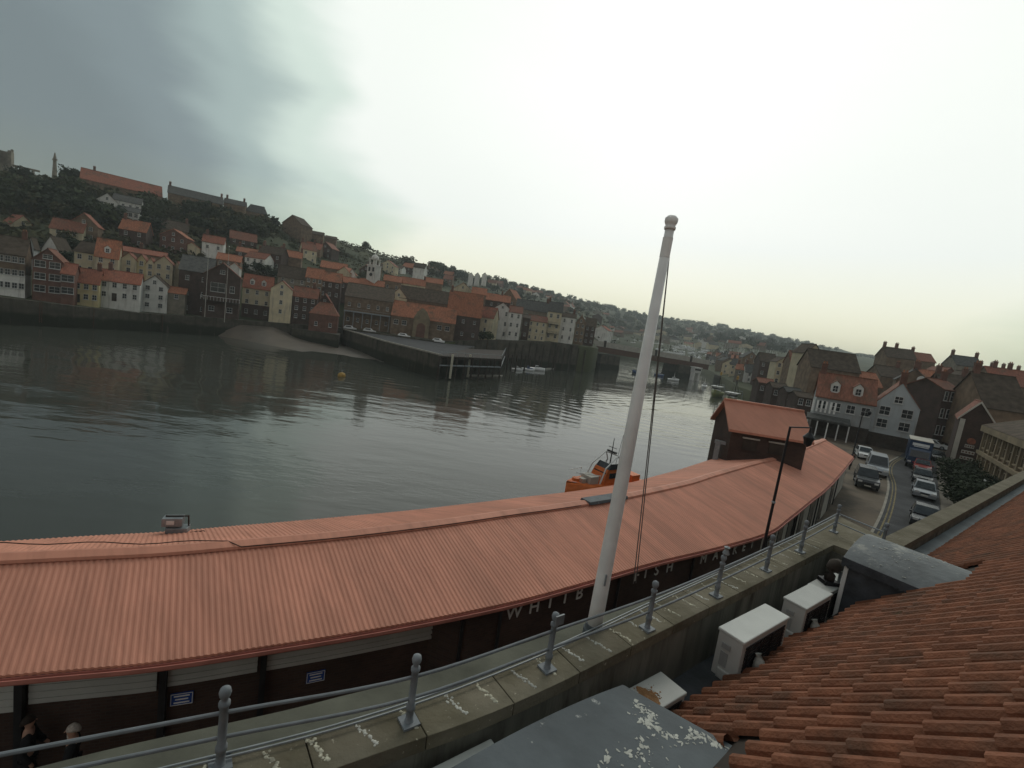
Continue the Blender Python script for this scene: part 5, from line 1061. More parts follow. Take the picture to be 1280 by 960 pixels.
# ------------------------------------------------------------------ people
def skinfig(name, joints, edges, m, parent, lev=2):
    me = bpy.data.meshes.new(name); me.from_pydata([j[:3] for j in joints], edges, []); o = link(name, me, parent); me.materials.append(M(m))
    sk = o.modifiers.new('skin', 'SKIN'); sk.use_smooth_shade = True
    for i, j in enumerate(joints): me.skin_vertices[0].data[i].radius = (j[3], j[4] if len(j) > 4 else j[3]); me.skin_vertices[0].data[i].use_root = (i == 0)
    s = o.modifiers.new('sub', 'SUBSURF'); s.levels = s.render_levels = lev; return o
def person(label, loc, rz, hairm, jacket='cloth_black', extra=None):
    t = thing('person', label, 'person', loc, rz)
    J = [(0, 0, .95, .12, .09), (0, 0, 1.2, .125, .09), (0, 0, 1.38, .15, .09), (0, .0, 1.5, .05), (0, .01, 1.57, .07, .075), (0, .01, 1.66, .085, .1), (0, .005, 1.74, .06, .07),
         (.1, 0, .88, .085), (.11, .12, .5, .06), (.11, .04, .1, .042), (.11, .18, .05, .04), (-.1, 0, .88, .085), (-.11, -.1, .5, .06), (-.11, -.26, .12, .042), (-.11, -.14, .04, .04),
         (.19, 0, 1.4, .055), (.25, -.06, 1.12, .042), (.24, .06, .88, .033), (.23, .1, .78, .035), (-.19, 0, 1.4, .055), (-.25, .08, 1.12, .042), (-.22, .22, .93, .033), (-.21, .28, .86, .035)]
    E_ = [(0, 1), (1, 2), (2, 3), (3, 4), (4, 5), (5, 6), (0, 7), (7, 8), (8, 9), (9, 10), (0, 11), (11, 12), (12, 13), (13, 14), (2, 15), (15, 16), (16, 17), (17, 18), (2, 19), (19, 20), (20, 21), (21, 22)]
    skinfig('body', J, E_, 'skin', t)
    idx = [0, 1, 2, 15, 16, 17, 19, 20, 21]; mp_ = {a: i for i, a in enumerate(idx)}
    skinfig('jacket', [tuple(J[a][:3]) + tuple(r + .028 for r in J[a][3:]) for a in idx], [(mp_[a], mp_[b]) for a, b in E_ if a in mp_ and b in mp_], jacket, t)
    idx = [0, 7, 8, 9, 11, 12, 13]; mp_ = {a: i for i, a in enumerate(idx)}
    skinfig('trousers', [tuple(J[a][:3]) + tuple(r + .02 for r in J[a][3:]) for a in idx], [(mp_[a], mp_[b]) for a, b in E_ if a in mp_ and b in mp_], 'cloth_black', t)
    h = MB(); secs = []
    for k in range(7):
        a = k / 6 * pi / 2; secs.append([((.1 * cos(a) + .002) * cos(q), -.015 + (.118 * cos(a) + .002) * sin(q), 1.675 + .105 * sin(a) - (.07 * max(0, -sin(q)) * (1 - k / 6))) for q in [2 * pi * j / 14 for j in range(14)]])
    h.hull(secs).build('hair', hairm, t, True)
    n = MB(); n.hull([[(-.014, .1, 1.66), (.014, .1, 1.66), (.008, .095, 1.69)], [(-.016, .128, 1.645), (.016, .128, 1.645), (.005, .118, 1.655)]]); n.build('nose', 'skin', t)
    if extra: extra(t)
    return t
p = at(36, 902, 1.66); person('person in dark clothes with short hair walking at the bottom left corner', (p.x, p.y, .01), -.9, 'hair_dark')
def scarf(t): MB().hull([[(.1 + .1 * cos(a), .0 + .09 * sin(a), 1.36) for a in [2 * pi * k / 8 for k in range(8)]], [(.09 + .08 * cos(a), .03 + .07 * sin(a), 1.49) for a in [2 * pi * k / 8 for k in range(8)]]]).build('scarf', 'cloth_pale', t, True)
p = at(91, 910, 1.7); person('person with grey hair and pale scarf walking beside the dark clothed person', (p.x, p.y, .01), 2.2, 'hair_grey', 'cloth_black', scarf)
for i, (u, v, l) in enumerate(((1063, 583, 'tiny figure in dark clothes at the far market corner'), (1184, 612, 'tiny figure in dark clothes on the pavement under the brick pub'))): p = at(u, v, 0); person(l, (p.x, p.y, .01), i * 2., 'hair_dark')
# ------------------------------------------------------------------ the building with the camera: parapet, roof, plant
E0 = Vector((3.3, 5.89, 0)); ev = Vector((.8, .6, 0)); nv = Vector((.6, -.8, 0)); PZ = 6.8; EVZ = 6.1; SL_ = tan(radians(43)); FZ = 5.75
def rp(e, n, z): v = E0 + ev * e + nv * n; return Vector((v.x, v.y, z))
def en(p): d = p - E0; return (d.x * ev.x + d.y * ev.y, d.x * nv.x + d.y * nv.y)
outer_px = [(0, 1012), (160, 974), (310, 938), (430, 908), (477, 896), (548, 868), (685, 815), (800, 760), (900, 715), (1000, 668), (1047, 644)]
inner_px = [(400, 958), (520, 924), (640, 880), (740, 830), (850, 775), (950, 726), (1040, 680)]
OUT = [en(at(u, v, PZ)) for u, v in outer_px]; INN = [en(at(u, v, PZ)) for u, v in inner_px]
OUT = [(OUT[0][0] - 3, OUT[0][1])] + OUT; INN = [(OUT[0][0], INN[0][1] + .02), (INN[0][0] - 1.5, INN[0][1])] + INN
eC = INN[-1][0]                                             # inner corner of the well
print('OUT', [tuple(round(c, 2) for c in p) for p in OUT]); print('INN', [tuple(round(c, 2) for c in p) for p in INN])
qh = thing('quayside_house', 'brick house we look down from, with tiled roof, parapet and lead dormers', 'house')
def pl(tab, e): return interp(tab, e)
Es = [OUT[0][0] + k * .25 for k in range(int((OUT[-1][0] - OUT[0][0]) / .25) + 1)] + [OUT[-1][0]]
Es = [e for e in Es]
sm = lambda tab, e: sum(interp(tab, e + d) for d in (-.8, -.4, 0, .4, .8)) / 5
secs = []; wsec = []; fsec = []
for e in [x for x in Es if x <= eC] + [eC]:
    o, i = sm(OUT, e), sm(INN, e)
    secs.append([rp(e, o, PZ - .16), rp(e, i + .03, PZ - .16), rp(e, i + .03, PZ), rp(e, o, PZ)])
    wsec.append([rp(e, i - .22, FZ - .1), rp(e, i, FZ - .1), rp(e, i, PZ - .16), rp(e, i - .22, PZ - .16)])
for k in range(0, len(secs) - 1, 4):
    q = secs[k:k + 5]; g_ = (q[-1][0] - q[0][0]).normalized() * .006; q = [[p + g_ for p in q[0]]] + q[1:-1] + [[p - g_ for p in q[-1]]]
    MB().hull(q).build('coping_stone', 'coping_stone', qh, bevel=.006)
MB().hull(wsec).build('parapet_wall', 'parapet_render', qh)
eO = OUT[-1][0]; o_c, i_c = sm(OUT, eC), sm(INN, eC)
cor = [(eC, i_c + .03), (eC, o_c), (eO, OUT[-1][1]), (eO - .9, .25), (eC + .15, .25)]
MB().prism([tuple(rp(e, n, 0))[:2] for e, n in cor], PZ - .16, PZ - .002).build('coping', 'coping_stone', qh)
MB().prism([tuple(rp(e, n, 0))[:2] for e, n in ((eC, i_c), (eC + .2, i_c), (eC + .2, .2), (eC, .2))], FZ - .1, PZ - .165).build('parapet_wall', 'parapet_render', qh)
body = [(e, sm(OUT, e) + .06) for e in [x for x in Es]] + [(eO - 1., .1), (36, .1), (36, 12), (OUT[0][0], 12)]
bm = MB().prism([tuple(rp(e, n, 0))[:2] for e, n in body], 0, FZ - .1); bm.build('wall', 'red_brick', qh)
b2 = [(e, sm(OUT, e) + .05) for e in [x for x in Es if x <= eC]]; b3 = [(e, sm(INN, e) - .23) for e in [x for x in Es if x <= eC]]
MB().prism([tuple(rp(e, n, 0))[:2] for e, n in b2 + b3[::-1]], FZ - .105, PZ - .17).build('wall', 'parapet_render', qh)
MB().prism([tuple(rp(e, n, 0))[:2] for e, n in ((eC + .21, i_c), (eC + .21, o_c + .05), (eO - .04, OUT[-1][1] + .05), (eO - .94, .2), (eC + .21, .2))], FZ - .105, PZ - .17).build('wall', 'parapet_render', qh)
MB().prism([tuple(rp(e, n, 0))[:2] for e, n in [(x, sm(INN, x) + .002) for x in Es if x <= eC] + [(eC - .002, .12), (OUT[0][0], .12)]], FZ - .09, FZ).build('gutter_floor', 'lead_dark', qh)
# ledge outside the coping
secs = []
for e in Es:
    w = lerp(.62, .12, max(0, min(1, (e + 4.5) / 9))); o = sm(OUT, e); secs.append([rp(e, o - w, PZ - .5), rp(e, o + .04, PZ - .5), rp(e, o + .04, PZ - .2), rp(e, o - w, PZ - .24)])
MB().hull(secs).build('cornice', 'mossy_stone', qh)
# mortar joints and gull droppings across the coping
random.seed(11)
for k in range(30):
    e = -6.2 + k * .43 + random.uniform(-.05, .05)
    if e > eC - .1: break
    o, i = sm(OUT, e), sm(INN, e); mb = MB(); n_ = random.randint(16, 26); n_ = int(n_ * 1.5); t0, t1 = random.uniform(.03, .15), random.uniform(.75, .95)
    for j in range(n_):
        if random.random() < .16: continue
        t = lerp(t0, t1, j / n_); r = random.uniform(.006, .019) * (1 if e < 3 else .8); c = rp(e + random.gauss(0, .014) + (t - .5) * .12, lerp(o, i, t), PZ - .002)
        mb.lathe(c, [(r * 1.2, 0), (r, r * .35), (r * .4, r * .55), (.001, r * .6)], 6)
    mb.build('mortar_joint', random.choice(['moss_mortar', 'dropping']), qh, True)
# railing
rg = thing('roof_railing', 'grey iron railing with ball topped posts along the stone parapet', 'railing')
posts_px = [(275, 957, 264, 877), (511, 903, 517, 820), (683.7, 836, 697, 765), (808.7, 786, 822, 724), (894.7, 745, 908, 690), (957, 713, 970, 665), (1000, 690, 1015, 645), (1042, 665, 1051, 633)]
PB = [at(a, b, PZ) for a, b, _, _ in posts_px]; d0 = (PB[0] - PB[1]); PB = [PB[0] + d0 * 2, PB[0] + d0] + PB
ret = [at(1100, 691, PZ)]
ph = .66
for i, p in enumerate(PB + ret):
    o = MB().lathe((p.x, p.y, PZ), [(.055, 0), (.055, .02), (.038, .03), (.036, .14), (.046, .15), (.046, .19), (.036, .2), (.034, ph - .1), (.045, ph - .09), (.045, ph - .06), (.03, ph - .05), (.026, ph - .03), (.042, ph), (.048, ph + .03), (.04, ph + .062), (.016, ph + .078), (.001, ph + .082)], 14).build('post', 'rail_grey', rg, True)
    MB().box((p.x, p.y, PZ + .012), (.17, .17, .024), atan2(ev.y, ev.x)).build('base_plate', 'rail_grey', o)
run = [Vector((p.x, p.y, 0)) for p in PB]
for z, r in ((.5, .017), (.27, .016)):
    MB().tube([q + Vector((0, 0, PZ + z)) for q in catmull(run, 6)], r, 8).build('rail', 'rail_grey', rg); MB().tube([run[-1] + Vector((0, 0, PZ + z)), Vector((ret[0].x, ret[0].y, PZ + z))], r, 8).build('rail', 'rail_grey', rg)
for dz, dn_ in ((.05, .0), (.035, -.06)):
    MB().tube([rp(e, sm(OUT, e) + .07 + dn_, PZ + dz) for e in Es], .011, 6).build('edge_cable', 'galvanised', rg)
b_ = MB().box((0, 0, 0), (.13, .02, .12), atan2(ev.y, ev.x)); o = b_.build('bracket_plate', 'galvanised', rg); o.location = PB[4] + Vector((.05, -.02, ph + .0)); 
b_ = MB().lathe((0, 0, 0), [(.03, 0), (.06, .03), (.03, .1), (.05, .14), (.01, .16)], 8); o = b_.build('lamp_fitting', 'galvanised', rg); o.location = PB[6] + Vector((0.02, 0, ph + .08))
# flagpole on the ledge
q = at(741, 792, PZ - .2); yq = q.y
t = thing('white_flagpole', 'tall white flagpole with small ball cap rising in front of the market', 'flagpole', q)
t.rotation_euler = (0, radians(.6), 0)
tp = H + ray(836, 287).z / ray(836, 283).y * yq - q.z
print('pole', q, tp, pix(q + Vector((0, 0, tp))))
MB().tube([(0, 0, .05), (0, 0, .5), (0, 0, tp * .5), (0, 0, tp)], [.108, .106, .09, .058], 16).build('pole', 'pole_white', t, True)
MB().lathe((0, 0, 0), [(.15, -.25), (.15, .08), (.13, .1), (.125, .16)], 16).build('base_collar', 'lead', t); MB().lathe((0, 0, tp), [(.07, 0), (.075, .03), (.06, .05), (.072, .07), (.084, .1), (.084, .14), (.05, .175), (.01, .185)], 16).build('finial', 'pole_white', t, True)
MB().box((.0, -.125, .9), (.02, .03, .16)).build('cleat', 'galvanised', t)
MB().tube([(0, 0, tp - .35), (.0, 0, tp - .1)], .066, 12).build('truck_band', 'pole_white', t)
hy = Vector((.75, .55, 0)).normalized()
for k, off in enumerate((.1, .16)):
    pts = [hy * .075 + Vector((0, 0, tp - .12))] + [hy * lerp(.09, .62 + off, (s / 12) ** 1.0) * 1 + Vector((0, 0, lerp(tp - .3, .62, s / 12))) for s in range(13)]
    MB().tube(pts, .008, 5).build('halyard', 'rope', t)
# pantiles
random.seed(5)
up = Vector((nv.x, nv.y, SL_)).normalized(); nrm = ev.cross(up); nrm = nrm if nrm.z > 0 else -nrm
TW, TL = .275, .46
prof = [(0, -.012), (.015, .045), (.06, .082), (.115, .082), (.155, .05), (.172, -.005), (.22, -.022), (.279, -.012)]
mb = MB(); O_ = rp(0, 0, EVZ)
def tile_ok(e, s): return not (4.85 < e < 6.7 and s < 1.9) and not (-4.6 < e < -1.95 + .3 * s and s < 1.35)
for j in range(18):
    for i in range(-24, 132):
        e = i * TW; s = j * TL - .06
        if e > 14 and j > 10: continue
        if not tile_ok(e, s) or (j == 0 and 3.4 < e < 4.9): continue
        je, js, jn, tw = random.gauss(0, .004), random.gauss(0, .009) - (.05 if random.random() < .02 else 0), random.uniform(0, .01), random.gauss(0, .009)
        lo, hi = [], []; under = []
        for x, z in prof:
            b0 = O_ + ev * (e + x + je) + up * (s + js) + nrm * (z + .034 + jn)
            lo.append(b0 + up * (-.0)); under.append(b0 - nrm * .028 + up * .004); hi.append(O_ + ev * (e + x + je + tw) + up * (s + TL + .03 + js) + nrm * (z + .002))
        mb.strip([under, lo, hi], random.choice((0, 0, 0, 0, 1, 2)))
tiles = mb.build('roof_tiles', ['roof_tile', 'roof_tile_dark', 'roof_tile_pale'], qh); 
nt = M('roof_tile').node_tree
rows = [[O_ + ev * e - nrm * .02 + up * -.1, O_ + ev * e - nrm * .02 + up * 9] for e in (-10, 37)]; MB().hull([[r[0] - nrm * .1, r[1] - nrm * .1, r[1], r[0]] for r in rows]).build('roof_deck', 'dark_timber', qh)
MB().hull([[rp(e, -.06, EVZ - .35), rp(e, .1, EVZ - .35), rp(e, .1, EVZ - .02), rp(e, -.02, EVZ - .02)] for e in (-10, eC)]).build('fascia_board', 'dark_timber', qh)
# far parapet beyond the corner with its lead gutter
e0 = eC + .9
MB().hull([[rp(e, -.42, 0), rp(e, -.08, 0), rp(e, -.08, 6.78), rp(e, -.42, 6.78)] for e in (e0, 36)]).build('parapet_wall', 'parapet_render', qh)
MB().hull([[rp(e, -.48, 6.62), rp(e, -.04, 6.62), rp(e, -.04, 6.8), rp(e, -.48, 6.8)] for e in [e0 - .05 + k * 1.1 for k in range(27)]]).build('coping', 'coping_stone', qh)
MB().hull([[rp(e, -.1, 6.1), rp(e, .2, 6.2), rp(e, .24, 6.42), rp(e, -.06, 6.45)] for e in (e0, 36)]).build('lead_gutter', 'lead', qh)
# dormers
rp0 = rp
def splat(q, c, r, st=1.):
    n = 9; a0 = random.uniform(0, 6.28); rim = []
    for k in range(n):
        a = 2 * pi * k / n; rr = r * random.uniform(.45, 1.35); x, y = rr * cos(a) * st, rr * sin(a); rim.append(Vector((c.x + x * cos(a0) - y * sin(a0), c.y + x * sin(a0) + y * cos(a0), c.z)))
    q.add(rim + [Vector((c.x, c.y, c.z + .006))], [(k, (k + 1) % n, n) for k in range(n)])
def dormer(ea, eb, ze, rise, nf, droppings, skew=0., lm='lead'):
    rp = lambda e, n, z: rp0(e + skew * (n - nf), n, z)
    w = eb - ea; ns = 14
    prof_ = [(ea + w * k / ns, ze + rise * (1 - (2 * k / ns - 1) ** 2)) for k in range(ns + 1)]
    nb = (ze + rise - EVZ) / SL_ + .25
    m = MB(); th = .05
    m.hull([[rp(e, nf - .1, z) for e, z in prof_] + [rp(e, nf - .1, z - th) for e, z in reversed(prof_)], [rp(e, nb, z) for e, z in prof_] + [rp(e, nb, z - th) for e, z in reversed(prof_)]])
    d = m.build('dormer', lm, qh, bevel=.012)
    c = MB(); zi = EVZ - .4
    for e in (ea + .06, eb - .1): c.hull([[rp(e, nf, zi), rp(e + .04, nf, zi), rp(e + .04, nf, ze - .03), rp(e, nf, ze - .03)], [rp(e, (ze - zi) / SL_, zi), rp(e + .04, (ze - zi) / SL_, zi), rp(e + .04, (ze - EVZ) / SL_ + .1, ze - .03), rp(e, (ze - EVZ) / SL_ + .1, ze - .03)]])
    c.build('dormer_cheek', 'lead_dark', d)
    f = MB(); f.hull([[rp(e, nf - .02, zi) for e in (ea + .1, eb - .1)] + [rp(e, nf - .02, ze) for e in (eb - .1, ea + .1)], [rp(e, nf + .04, zi) for e in (ea + .1, eb - .1)] + [rp(e, nf + .04, ze) for e in (eb - .1, ea + .1)]]); f.build('dormer_front', 'galvanised', d)
    f = MB(); f.hull([[rp(e, n, z) for e, n in ((ea + .045, nf - .05), (ea + .1, nf - .05), (ea + .1, nf + .02), (ea + .045, nf + .02))] for z in (zi, ze - .03)]); f.build('corner_trim', 'white_paint', d)
    f = MB(); n_ = 16
    for k in range(n_): n0 = lerp(nf - .1, (ze - EVZ) / SL_, k / n_); n1 = lerp(nf - .1, (ze - EVZ) / SL_, (k + 1) / n_); nm_ = (n0 + n1) / 2; f.hull([[rp(ea - .012, n0, ze + .02), rp(ea - .012, n1, ze + .02), rp(ea - .012, n1, ze - .13), rp(ea - .012, nm_, ze - .17), rp(ea - .012, n0, ze - .13)], [rp(ea + .01, n0, ze + .02), rp(ea + .01, n1, ze + .02), rp(ea + .01, n1, ze - .13), rp(ea + .01, nm_, ze - .17), rp(ea + .01, n0, ze - .13)]])
    f.build('lead_flashing', 'lead_dark', d)
    if droppings:
        random.seed(3); q = MB()
        for ce, cn, nn, se, sn in droppings:
            for k in range(nn):
                e = ce + random.gauss(0, se); n = cn + random.gauss(0, sn); x = (e - ea) / w
                if not .03 < x < .97: continue
                z = ze + rise * (1 - (2 * x - 1) ** 2); splat(q, rp(e, n, z + .003), random.choice((.004, .006, .01, .018)) * random.uniform(.6, 1.3), random.uniform(1, 2.4))
        q.build('gull_dropping', 'dropping', d, True)['kind'] = 'stuff'
    return d
dormer(4.75, 6.75, 7.2, .32, -.05, [(5.5, .5, 90, .3, .25), (6.2, .9, 50, .3, .2)], 0., 'lead_pale')
dormer(-4.7, -1.87, 7.0, .1, .02, [(-2.12, .3, 40, .05, .06), (-2.3, .52, 60, .03, .1), (-2.25, .42, 30, .07, .03), (-2.0, .85, 80, .05, .1), (-2.1, .75, 40, .1, .03), (-2.7, .6, 40, .2, .08), (-3.0, .8, 30, .2, .12)], .38)
# air conditioners
def aircon(label, e0, e1, n0, n1, z0, z1, stains=None, pipes=True):
    a = atan2(ev.y, ev.x); L = e1 - e0; Dp = n1 - n0; c = rp((e0 + e1) / 2, (n0 + n1) / 2, z0); hh = z1 - z0
    t = thing('air_conditioner', label, 'air conditioner', c, a)
    MB().box((0, 0, hh / 2 - .02), (L, Dp, hh - .06)).build('casing', 'ac_white', t, bevel=.015)
    MB().box((0, 0, hh - .025), (L + .03, Dp + .03, .05)).build('top_panel', 'ac_white', t, bevel=.015)
    # the fan side looks to the wall (-n is local +y), the coil side to the tiles (local -y)
    m = MB()
    for k in range(11): m.box((0, -Dp / 2 - .008, hh * .12 + k * hh * .07), (L * .86, .012, hh * .045))
    for k in range(4): m.box((-L * .38 + k * L * .25, -Dp / 2 - .016, hh * .47), (.012, .01, hh * .74))
    m.build('coil_grille', 'black_paint', t)
    m = MB().lathe((0, 0, 0), [(hh * .36, 0), (hh * .38, .03), (hh * .06, .035), (hh * .05, .0)], 20); o = m.build('fan_guard', 'black_paint', t); o.rotation_euler = (-pi / 2, 0, 0); o.location = (-L * .15, Dp / 2, hh * .48)
    MB().box((-L / 2 - .01, Dp * .1, hh * .7), (.02, Dp * .34, hh * .1)).build('handle', 'ac_grey', t); MB().box((-L / 2 - .006, Dp * .12, hh * .42), (.01, Dp * .3, hh * .3)).build('label_plate', 'ac_grey', t)
    for s in (-1, 1): MB().box((s * L * .36, 0, -.03), (.09, Dp * 1.2, .06)).build('foot', 'galvanised', t)
    if pipes:
        MB().tube([(L * -.3, -Dp / 2 - .05, hh * .3), (L * -.36, -Dp / 2 - .1, hh * .12), (L * -.5, -Dp / 2 - .08, .0), (L * -.75, -Dp / 2 - .03, -.02)], .022, 8).build('pipe', 'rope', t)
        MB().box((-L * .5 - .03, 0, .1), (.05, Dp * .5, .16)).build('valve_cover', 'ac_white', t, bevel=.02)
        MB().tube([(-L * .22, -Dp / 2 - .06, hh * .18), (-L * .21, -Dp / 2 - .1, hh * .5), (-L * .2, -Dp / 2 - .05, hh * .62)], [.05, .085, .05], 10).build('pipe_lagging', 'dropping', t, True)
    if stains:
        q = MB(); random.seed(stains)
        for k in range(260):
            x, y = random.gauss(.0, L * .09), random.gauss(0, Dp * .14); splat(q, Vector((x, y, hh + .003)), random.uniform(.004, .03) * (1.3 if abs(x) < L * .1 else .6), 1.3)
        q.build('rust_stain', 'coping_rust', t)['kind'] = 'stuff'
    return t
mat('coping_rust', (.24, .13, .06), .9, .3, 8)
aircon('low white air conditioner with rust stain on its lid beside the near dormer', -1.6, -.42, -.5, -.1, FZ + .02, 6.3, stains=4, pipes=False)
aircon('large white air conditioner nearest the tiles with wrapped pipe', .72, 2.18, -.36, .02, 6.0, 6.75)
aircon('smaller white air conditioner between the large one and the far dormer', 2.85, 3.98, -.34, .03, 6.02, 6.72)
a4 = aircon('farthest air conditioner with a black cowl standing on it', 4.45, 5.7, -.52, -.16, 5.85, 6.5, pipes=False)
a5 = aircon('white air conditioner mostly hidden behind the near dormer at the bottom edge', -4.4, -3.3, -.58, -.2, FZ + .02, 6.5, pipes=False)
c = rp(4.95, -.34, 6.5); t = thing('vent_cowl', 'black bent vent cowl standing on the farthest air conditioner', 'vent', c)
MB().box((0, 0, .04), (.3, .26, .08)).build('base', 'black_paint', t); MB().tube([(0, 0, .05), (0, 0, .2), (.02, .01, .3), (.1, .06, .38), (.2, .12, .36)], [.09, .1, .12, .13, .13], 14).build('hood', 'dark_timber', t, True)
MB().tube([(.27, .08, .0), (.27, .08, .26)], .03, 8).build('stub_pipe', 'galvanised', t); MB().lathe((.27, .08, .26), [(.05, 0), (.05, .05), (.01, .08)], 8).build('stub_cap', 'dropping', t)
for k, (ea, eb) in enumerate(((-.4, .75), (2.2, 2.9))):
    t_ = MB().tube([rp(ea, -.05, 6.02 - .1 * k), rp(eb, .0, 6.1 - .1 * k)], .02, 6).tube([rp(ea, -.13, 5.98 - .1 * k), rp(eb, -.08, 6.05 - .1 * k)], .016, 6).build('pipe_run', 'galvanised'); tag(t_, ('grey pipe run between the rust stained and the large air conditioner', 'grey pipe run between the large and the smaller air conditioner')[k], 'pipe')
# ------------------------------------------------------------------ trees and scrub
random.seed(21)
CR = {}
def crown_mesh(kind, m, n, leaf, sx=1., sz=1., seed=0):
    k = (kind, m, n, leaf, sx, sz, seed)
    if k in CR: return CR[k]
    rnd = random.Random(seed * 31 + 7); mb = MB(); lobes = [(rnd.uniform(-.5, .5) * sx, rnd.uniform(-.5, .5) * sx, rnd.uniform(.3, .85) * sz, rnd.uniform(.25, .45)) for _ in range(9)] + [(0, 0, .55 * sz, .5)]
    for i in range(n):
        l = rnd.choice(lobes); d = Vector((rnd.gauss(0, 1), rnd.gauss(0, 1), rnd.gauss(0, 1))).normalized() * l[3] * rnd.uniform(.55, 1.05) ** .6
        c = Vector((l[0] + d.x, l[1] + d.y, max(.06, l[2] + d.z * sz))); a = Vector((rnd.gauss(0, 1), rnd.gauss(0, 1), rnd.gauss(0, .6))).normalized(); b = a.cross(d if d.length else Vector((0, 0, 1))).normalized(); s = leaf * rnd.uniform(.6, 1.4)
        mb.add([c - a * s, c + b * s * .6, c + a * s, c - b * s * .6], [(0, 1, 2, 3)])
    lo = [min(v[i] for v in mb.v) for i in range(3)]; hi = [max(v[i] for v in mb.v) for i in range(3)]
    mb.v = [((v[0] - (lo[0] + hi[0]) / 2) / (hi[0] - lo[0]), (v[1] - (lo[1] + hi[1]) / 2) / (hi[1] - lo[1]), (v[2] - lo[2]) / (hi[2] - lo[2])) for v in mb.v]
    CR[k] = mb.mesh('crown', m); return CR[k]
TR = {}
def tree(loc, h, w, m, label, group=None, name='tree', n=420, leaf=.11, seed=0, cat='tree'):
    t = thing(name, label, cat, loc, random.uniform(0, 6.28), group); me = crown_mesh(name, m, n, leaf, 1., 1., seed); o = link('crown', me, t); o.scale = (w, w, h * .82); o.location = (0, 0, h * .18)
    k = 'trunk'
    if k not in TR: TR[k] = MB().tube([(0, 0, -1.2), (0, 0, .12), (.02, .0, .5)], [.05, .035, .015], 6).tube([(0, 0, .12), (.18, .05, .5)], [.02, .008], 5).tube([(0, 0, .16), (-.14, .1, .48)], [.02, .008], 5).mesh('trunk', 'bark')
    q = link('trunk', TR[k], t); q.scale = (h, h, h); return t
FM = ['foliage_dark', 'foliage_mid', 'foliage_dark', 'foliage_olive']
C_ = atd(456.5, 314, 345); tree(C_, 7, 6.6, 'foliage_dark', 'lone round dark tree standing on the bare crest against the sky', n=900, leaf=.1, seed=9)
for i, (u, v, h) in enumerate(((16, 223, 5), (23, 223, 4), (30, 223, 5), (37, 223, 3.4), (80, 226, 4.6), (87, 226, 6), (93, 227, 5.6), (99, 228, 5))): tree(atd(u, v, 205), h, h * 1.1, 'foliage_dark', 'dark tree on the left skyline between ruin and cross' if i < 4 else 'dark tree on the left skyline between cross and red roof', group='skyline trees beside the memorial cross', seed=i % 5)
def grove(poly, n, hr, label, group, ms, gap=6, ymin=0, name='tree', nn=300, leaf=.13):
    us = [p[0] for p in poly]; vs = [p[1] for p in poly]; done = []; tries = 0
    while len(done) < n and tries < n * 40:
        tries += 1; u = random.uniform(min(us), max(us)); v = random.uniform(min(vs), max(vs))
        if not inside((u, v), poly) or any(abs(u - a) < gap and abs(v - b) < gap * .6 for a, b in done): continue
        if any(a - 2 < u < b + 2 and c + 1 < v < d + 7 for a, b, c, d in HB): continue
        y = hit(u, v, ymin)
        if y > 1690: continue
        done.append((u, v)); h = random.uniform(*hr); p = atd(u, v, y); p.z = zhill(u, y) - .3
        tree(p, h, h * random.uniform(.9, 1.4), random.choice(ms), label, group, name, nn, leaf, random.randint(0, 4))
grove([(0, 235), (100, 245), (200, 262), (290, 268), (340, 285), (340, 300), (250, 296), (120, 285), (0, 268)], 85, (5, 9), 'dark scrubby tree on the wooded slope below the left hilltop roofs', 'trees on the left wooded slope', FM, 7)
grove([(230, 285), (340, 296), (460, 322), (470, 332), (340, 316), (240, 302)], 20, (3, 5), 'dark bush on the grassy slope between old town and crest', 'bushes on the grassy slope', FM, 7, name='bush')
grove([(0, 300), (60, 300), (300, 330), (520, 350), (620, 370), (600, 382), (400, 372), (200, 345), (0, 340)], 45, (3, 5.5), 'small dark tree squeezed between the old town roofs', 'trees between old town roofs', FM, 9)
grove([(500, 332), (600, 350), (740, 382), (740, 400), (640, 372), (520, 345)], 60, (7, 12), 'hazy green tree on the valley side left of the white pole', 'trees on the valley side left of the pole', FM, 6)
grove([(540, 338), (620, 352), (700, 371), (740, 379), (740, 383), (700, 376), (620, 357), (540, 344)], 34, (8, 13), 'skyline tree on the ridge above the waterside row', 'skyline trees above the waterside row', ['foliage_dark', 'foliage_mid'], 5)
grove([(740, 382), (800, 394), (900, 409), (1000, 429), (1100, 449), (1100, 453), (1000, 434), (900, 414), (800, 399), (740, 387)], 90, (8, 15), 'hazy skyline tree on the far ridge beyond the bridge', 'skyline trees on the far ridge', ['foliage_dark', 'foliage_mid'], 4, 440)
grove([(760, 396), (900, 416), (1000, 438), (1060, 450), (1000, 452), (960, 440), (880, 428), (760, 410)], 130, (8, 16), 'hazy tree in the woods on the far valley slope', 'trees in the woods of the far valley slope', ['foliage_dark', 'foliage_mid'], 6, 440)
grove([(905, 445), (960, 452), (1000, 470), (1000, 480), (960, 470), (905, 456)], 16, (5, 8), 'dark tree among the wharf houses right of the marina', 'trees among the wharf houses', FM, 7, 180)
grove([(1110, 470), (1180, 466), (1280, 482), (1280, 500), (1180, 490), (1110, 486)], 14, (4, 6), 'dark tree between the right hand roofs below the skyline', 'trees between the right hand roofs', FM, 9, 100)
grove([(590, 395), (615, 405), (612, 428), (596, 428)], 8, (3, 5), 'dark bush on the bank left of the tall white gable', 'bushes left of the tall white gable', FM, 4, 160, 'bush')
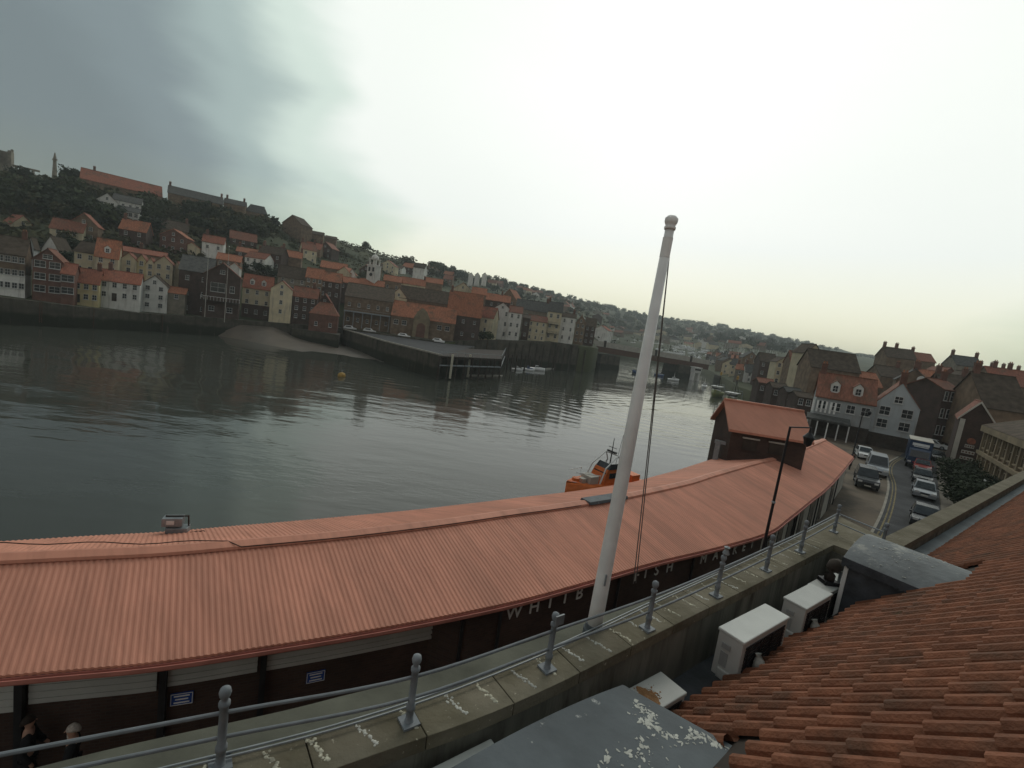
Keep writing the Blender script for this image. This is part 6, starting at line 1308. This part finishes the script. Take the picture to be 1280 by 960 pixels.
# scrub over the slopes
rnd = random.Random(4); mb = MB()
for i in range(6500):
    u = rnd.uniform(-40, 1010) if i % 2 else rnd.uniform(-40, 520); t_ = rnd.random(); yb = interp(YB, u) + 35; y1 = min(interp(Y1, u) * 1.03, 1500); y = yb + (y1 - yb) * t_ ** .8; p = pu(u); z = zhill(u, y)
    s = rnd.uniform(.4, 1.3) * (1 + y / 300) * (.55 if 340 < u < 560 else 1)
    for k in range(5):
        c = Vector((p * y + rnd.gauss(0, s * .8), y + rnd.gauss(0, s * .8), z + rnd.uniform(0, s * .9))); a = Vector((rnd.gauss(0, 1), rnd.gauss(0, 1), rnd.gauss(0, .5))).normalized(); b = a.cross(Vector((rnd.gauss(0, 1), rnd.gauss(0, 1), 1))).normalized()
        mb.add([c - a * s * .6, c + b * s * .4, c + a * s * .6, c - b * s * .4], [(0, 1, 2, 3)])
o = mb.build('hillside_scrub', 'foliage_olive'); tag(o, 'low scrub and bramble covering the hillsides', 'scrub', kind='stuff')
# shrubs along the right pavement
for i, (u, v, h) in enumerate(((1192, 604, 3.2), (1198, 622, 3.2), (1210, 640, 3.4), (1226, 650, 3.4), (1218, 618, 3.0), (1244, 655, 3.2))):
    p = at(u, v, 0); tree(p, h, h * 1.35, ['foliage_dark', 'foliage_mid'][i % 2 and i > 3], ['first dark shrub of the right pavement row, nearest the brick pub', 'second dark shrub of the right pavement row', 'third dark shrub of the right pavement row, leaning over the footway', 'dark shrub in front of the pale notice board', 'dark shrub against the sandstone pilasters', 'last dark shrub, half behind the stone coping'][i], 'shrubs along the right pavement', 'shrub', 2600, .05, i, 'shrub')
p = at(1222, 634, 0); t = thing('notice_board', 'pale tilted notice board among the dark shrubs by the sandstone building', 'board', (p.x, p.y, 0), .9)
MB().box((0, 0, 2.0), (1.1, .06, 1.5)).build('panel', 'ac_grey', t)
for s in (-.5, .5): MB().box((s, .05, .8), (.08, .06, 1.7)).build('post', 'dark_timber', t)
# ------------------------------------------------------------------ render settings
SC.view_settings.view_transform = 'Standard'; SC.view_settings.look = 'None'; SC.view_settings.gamma = 1; SC.view_settings.exposure = .12
SC.cycles.use_denoising = True; SC.cycles.max_bounces = 6; SC.cycles.volume_bounces = 0; SC.cycles.sample_clamp_indirect = 4
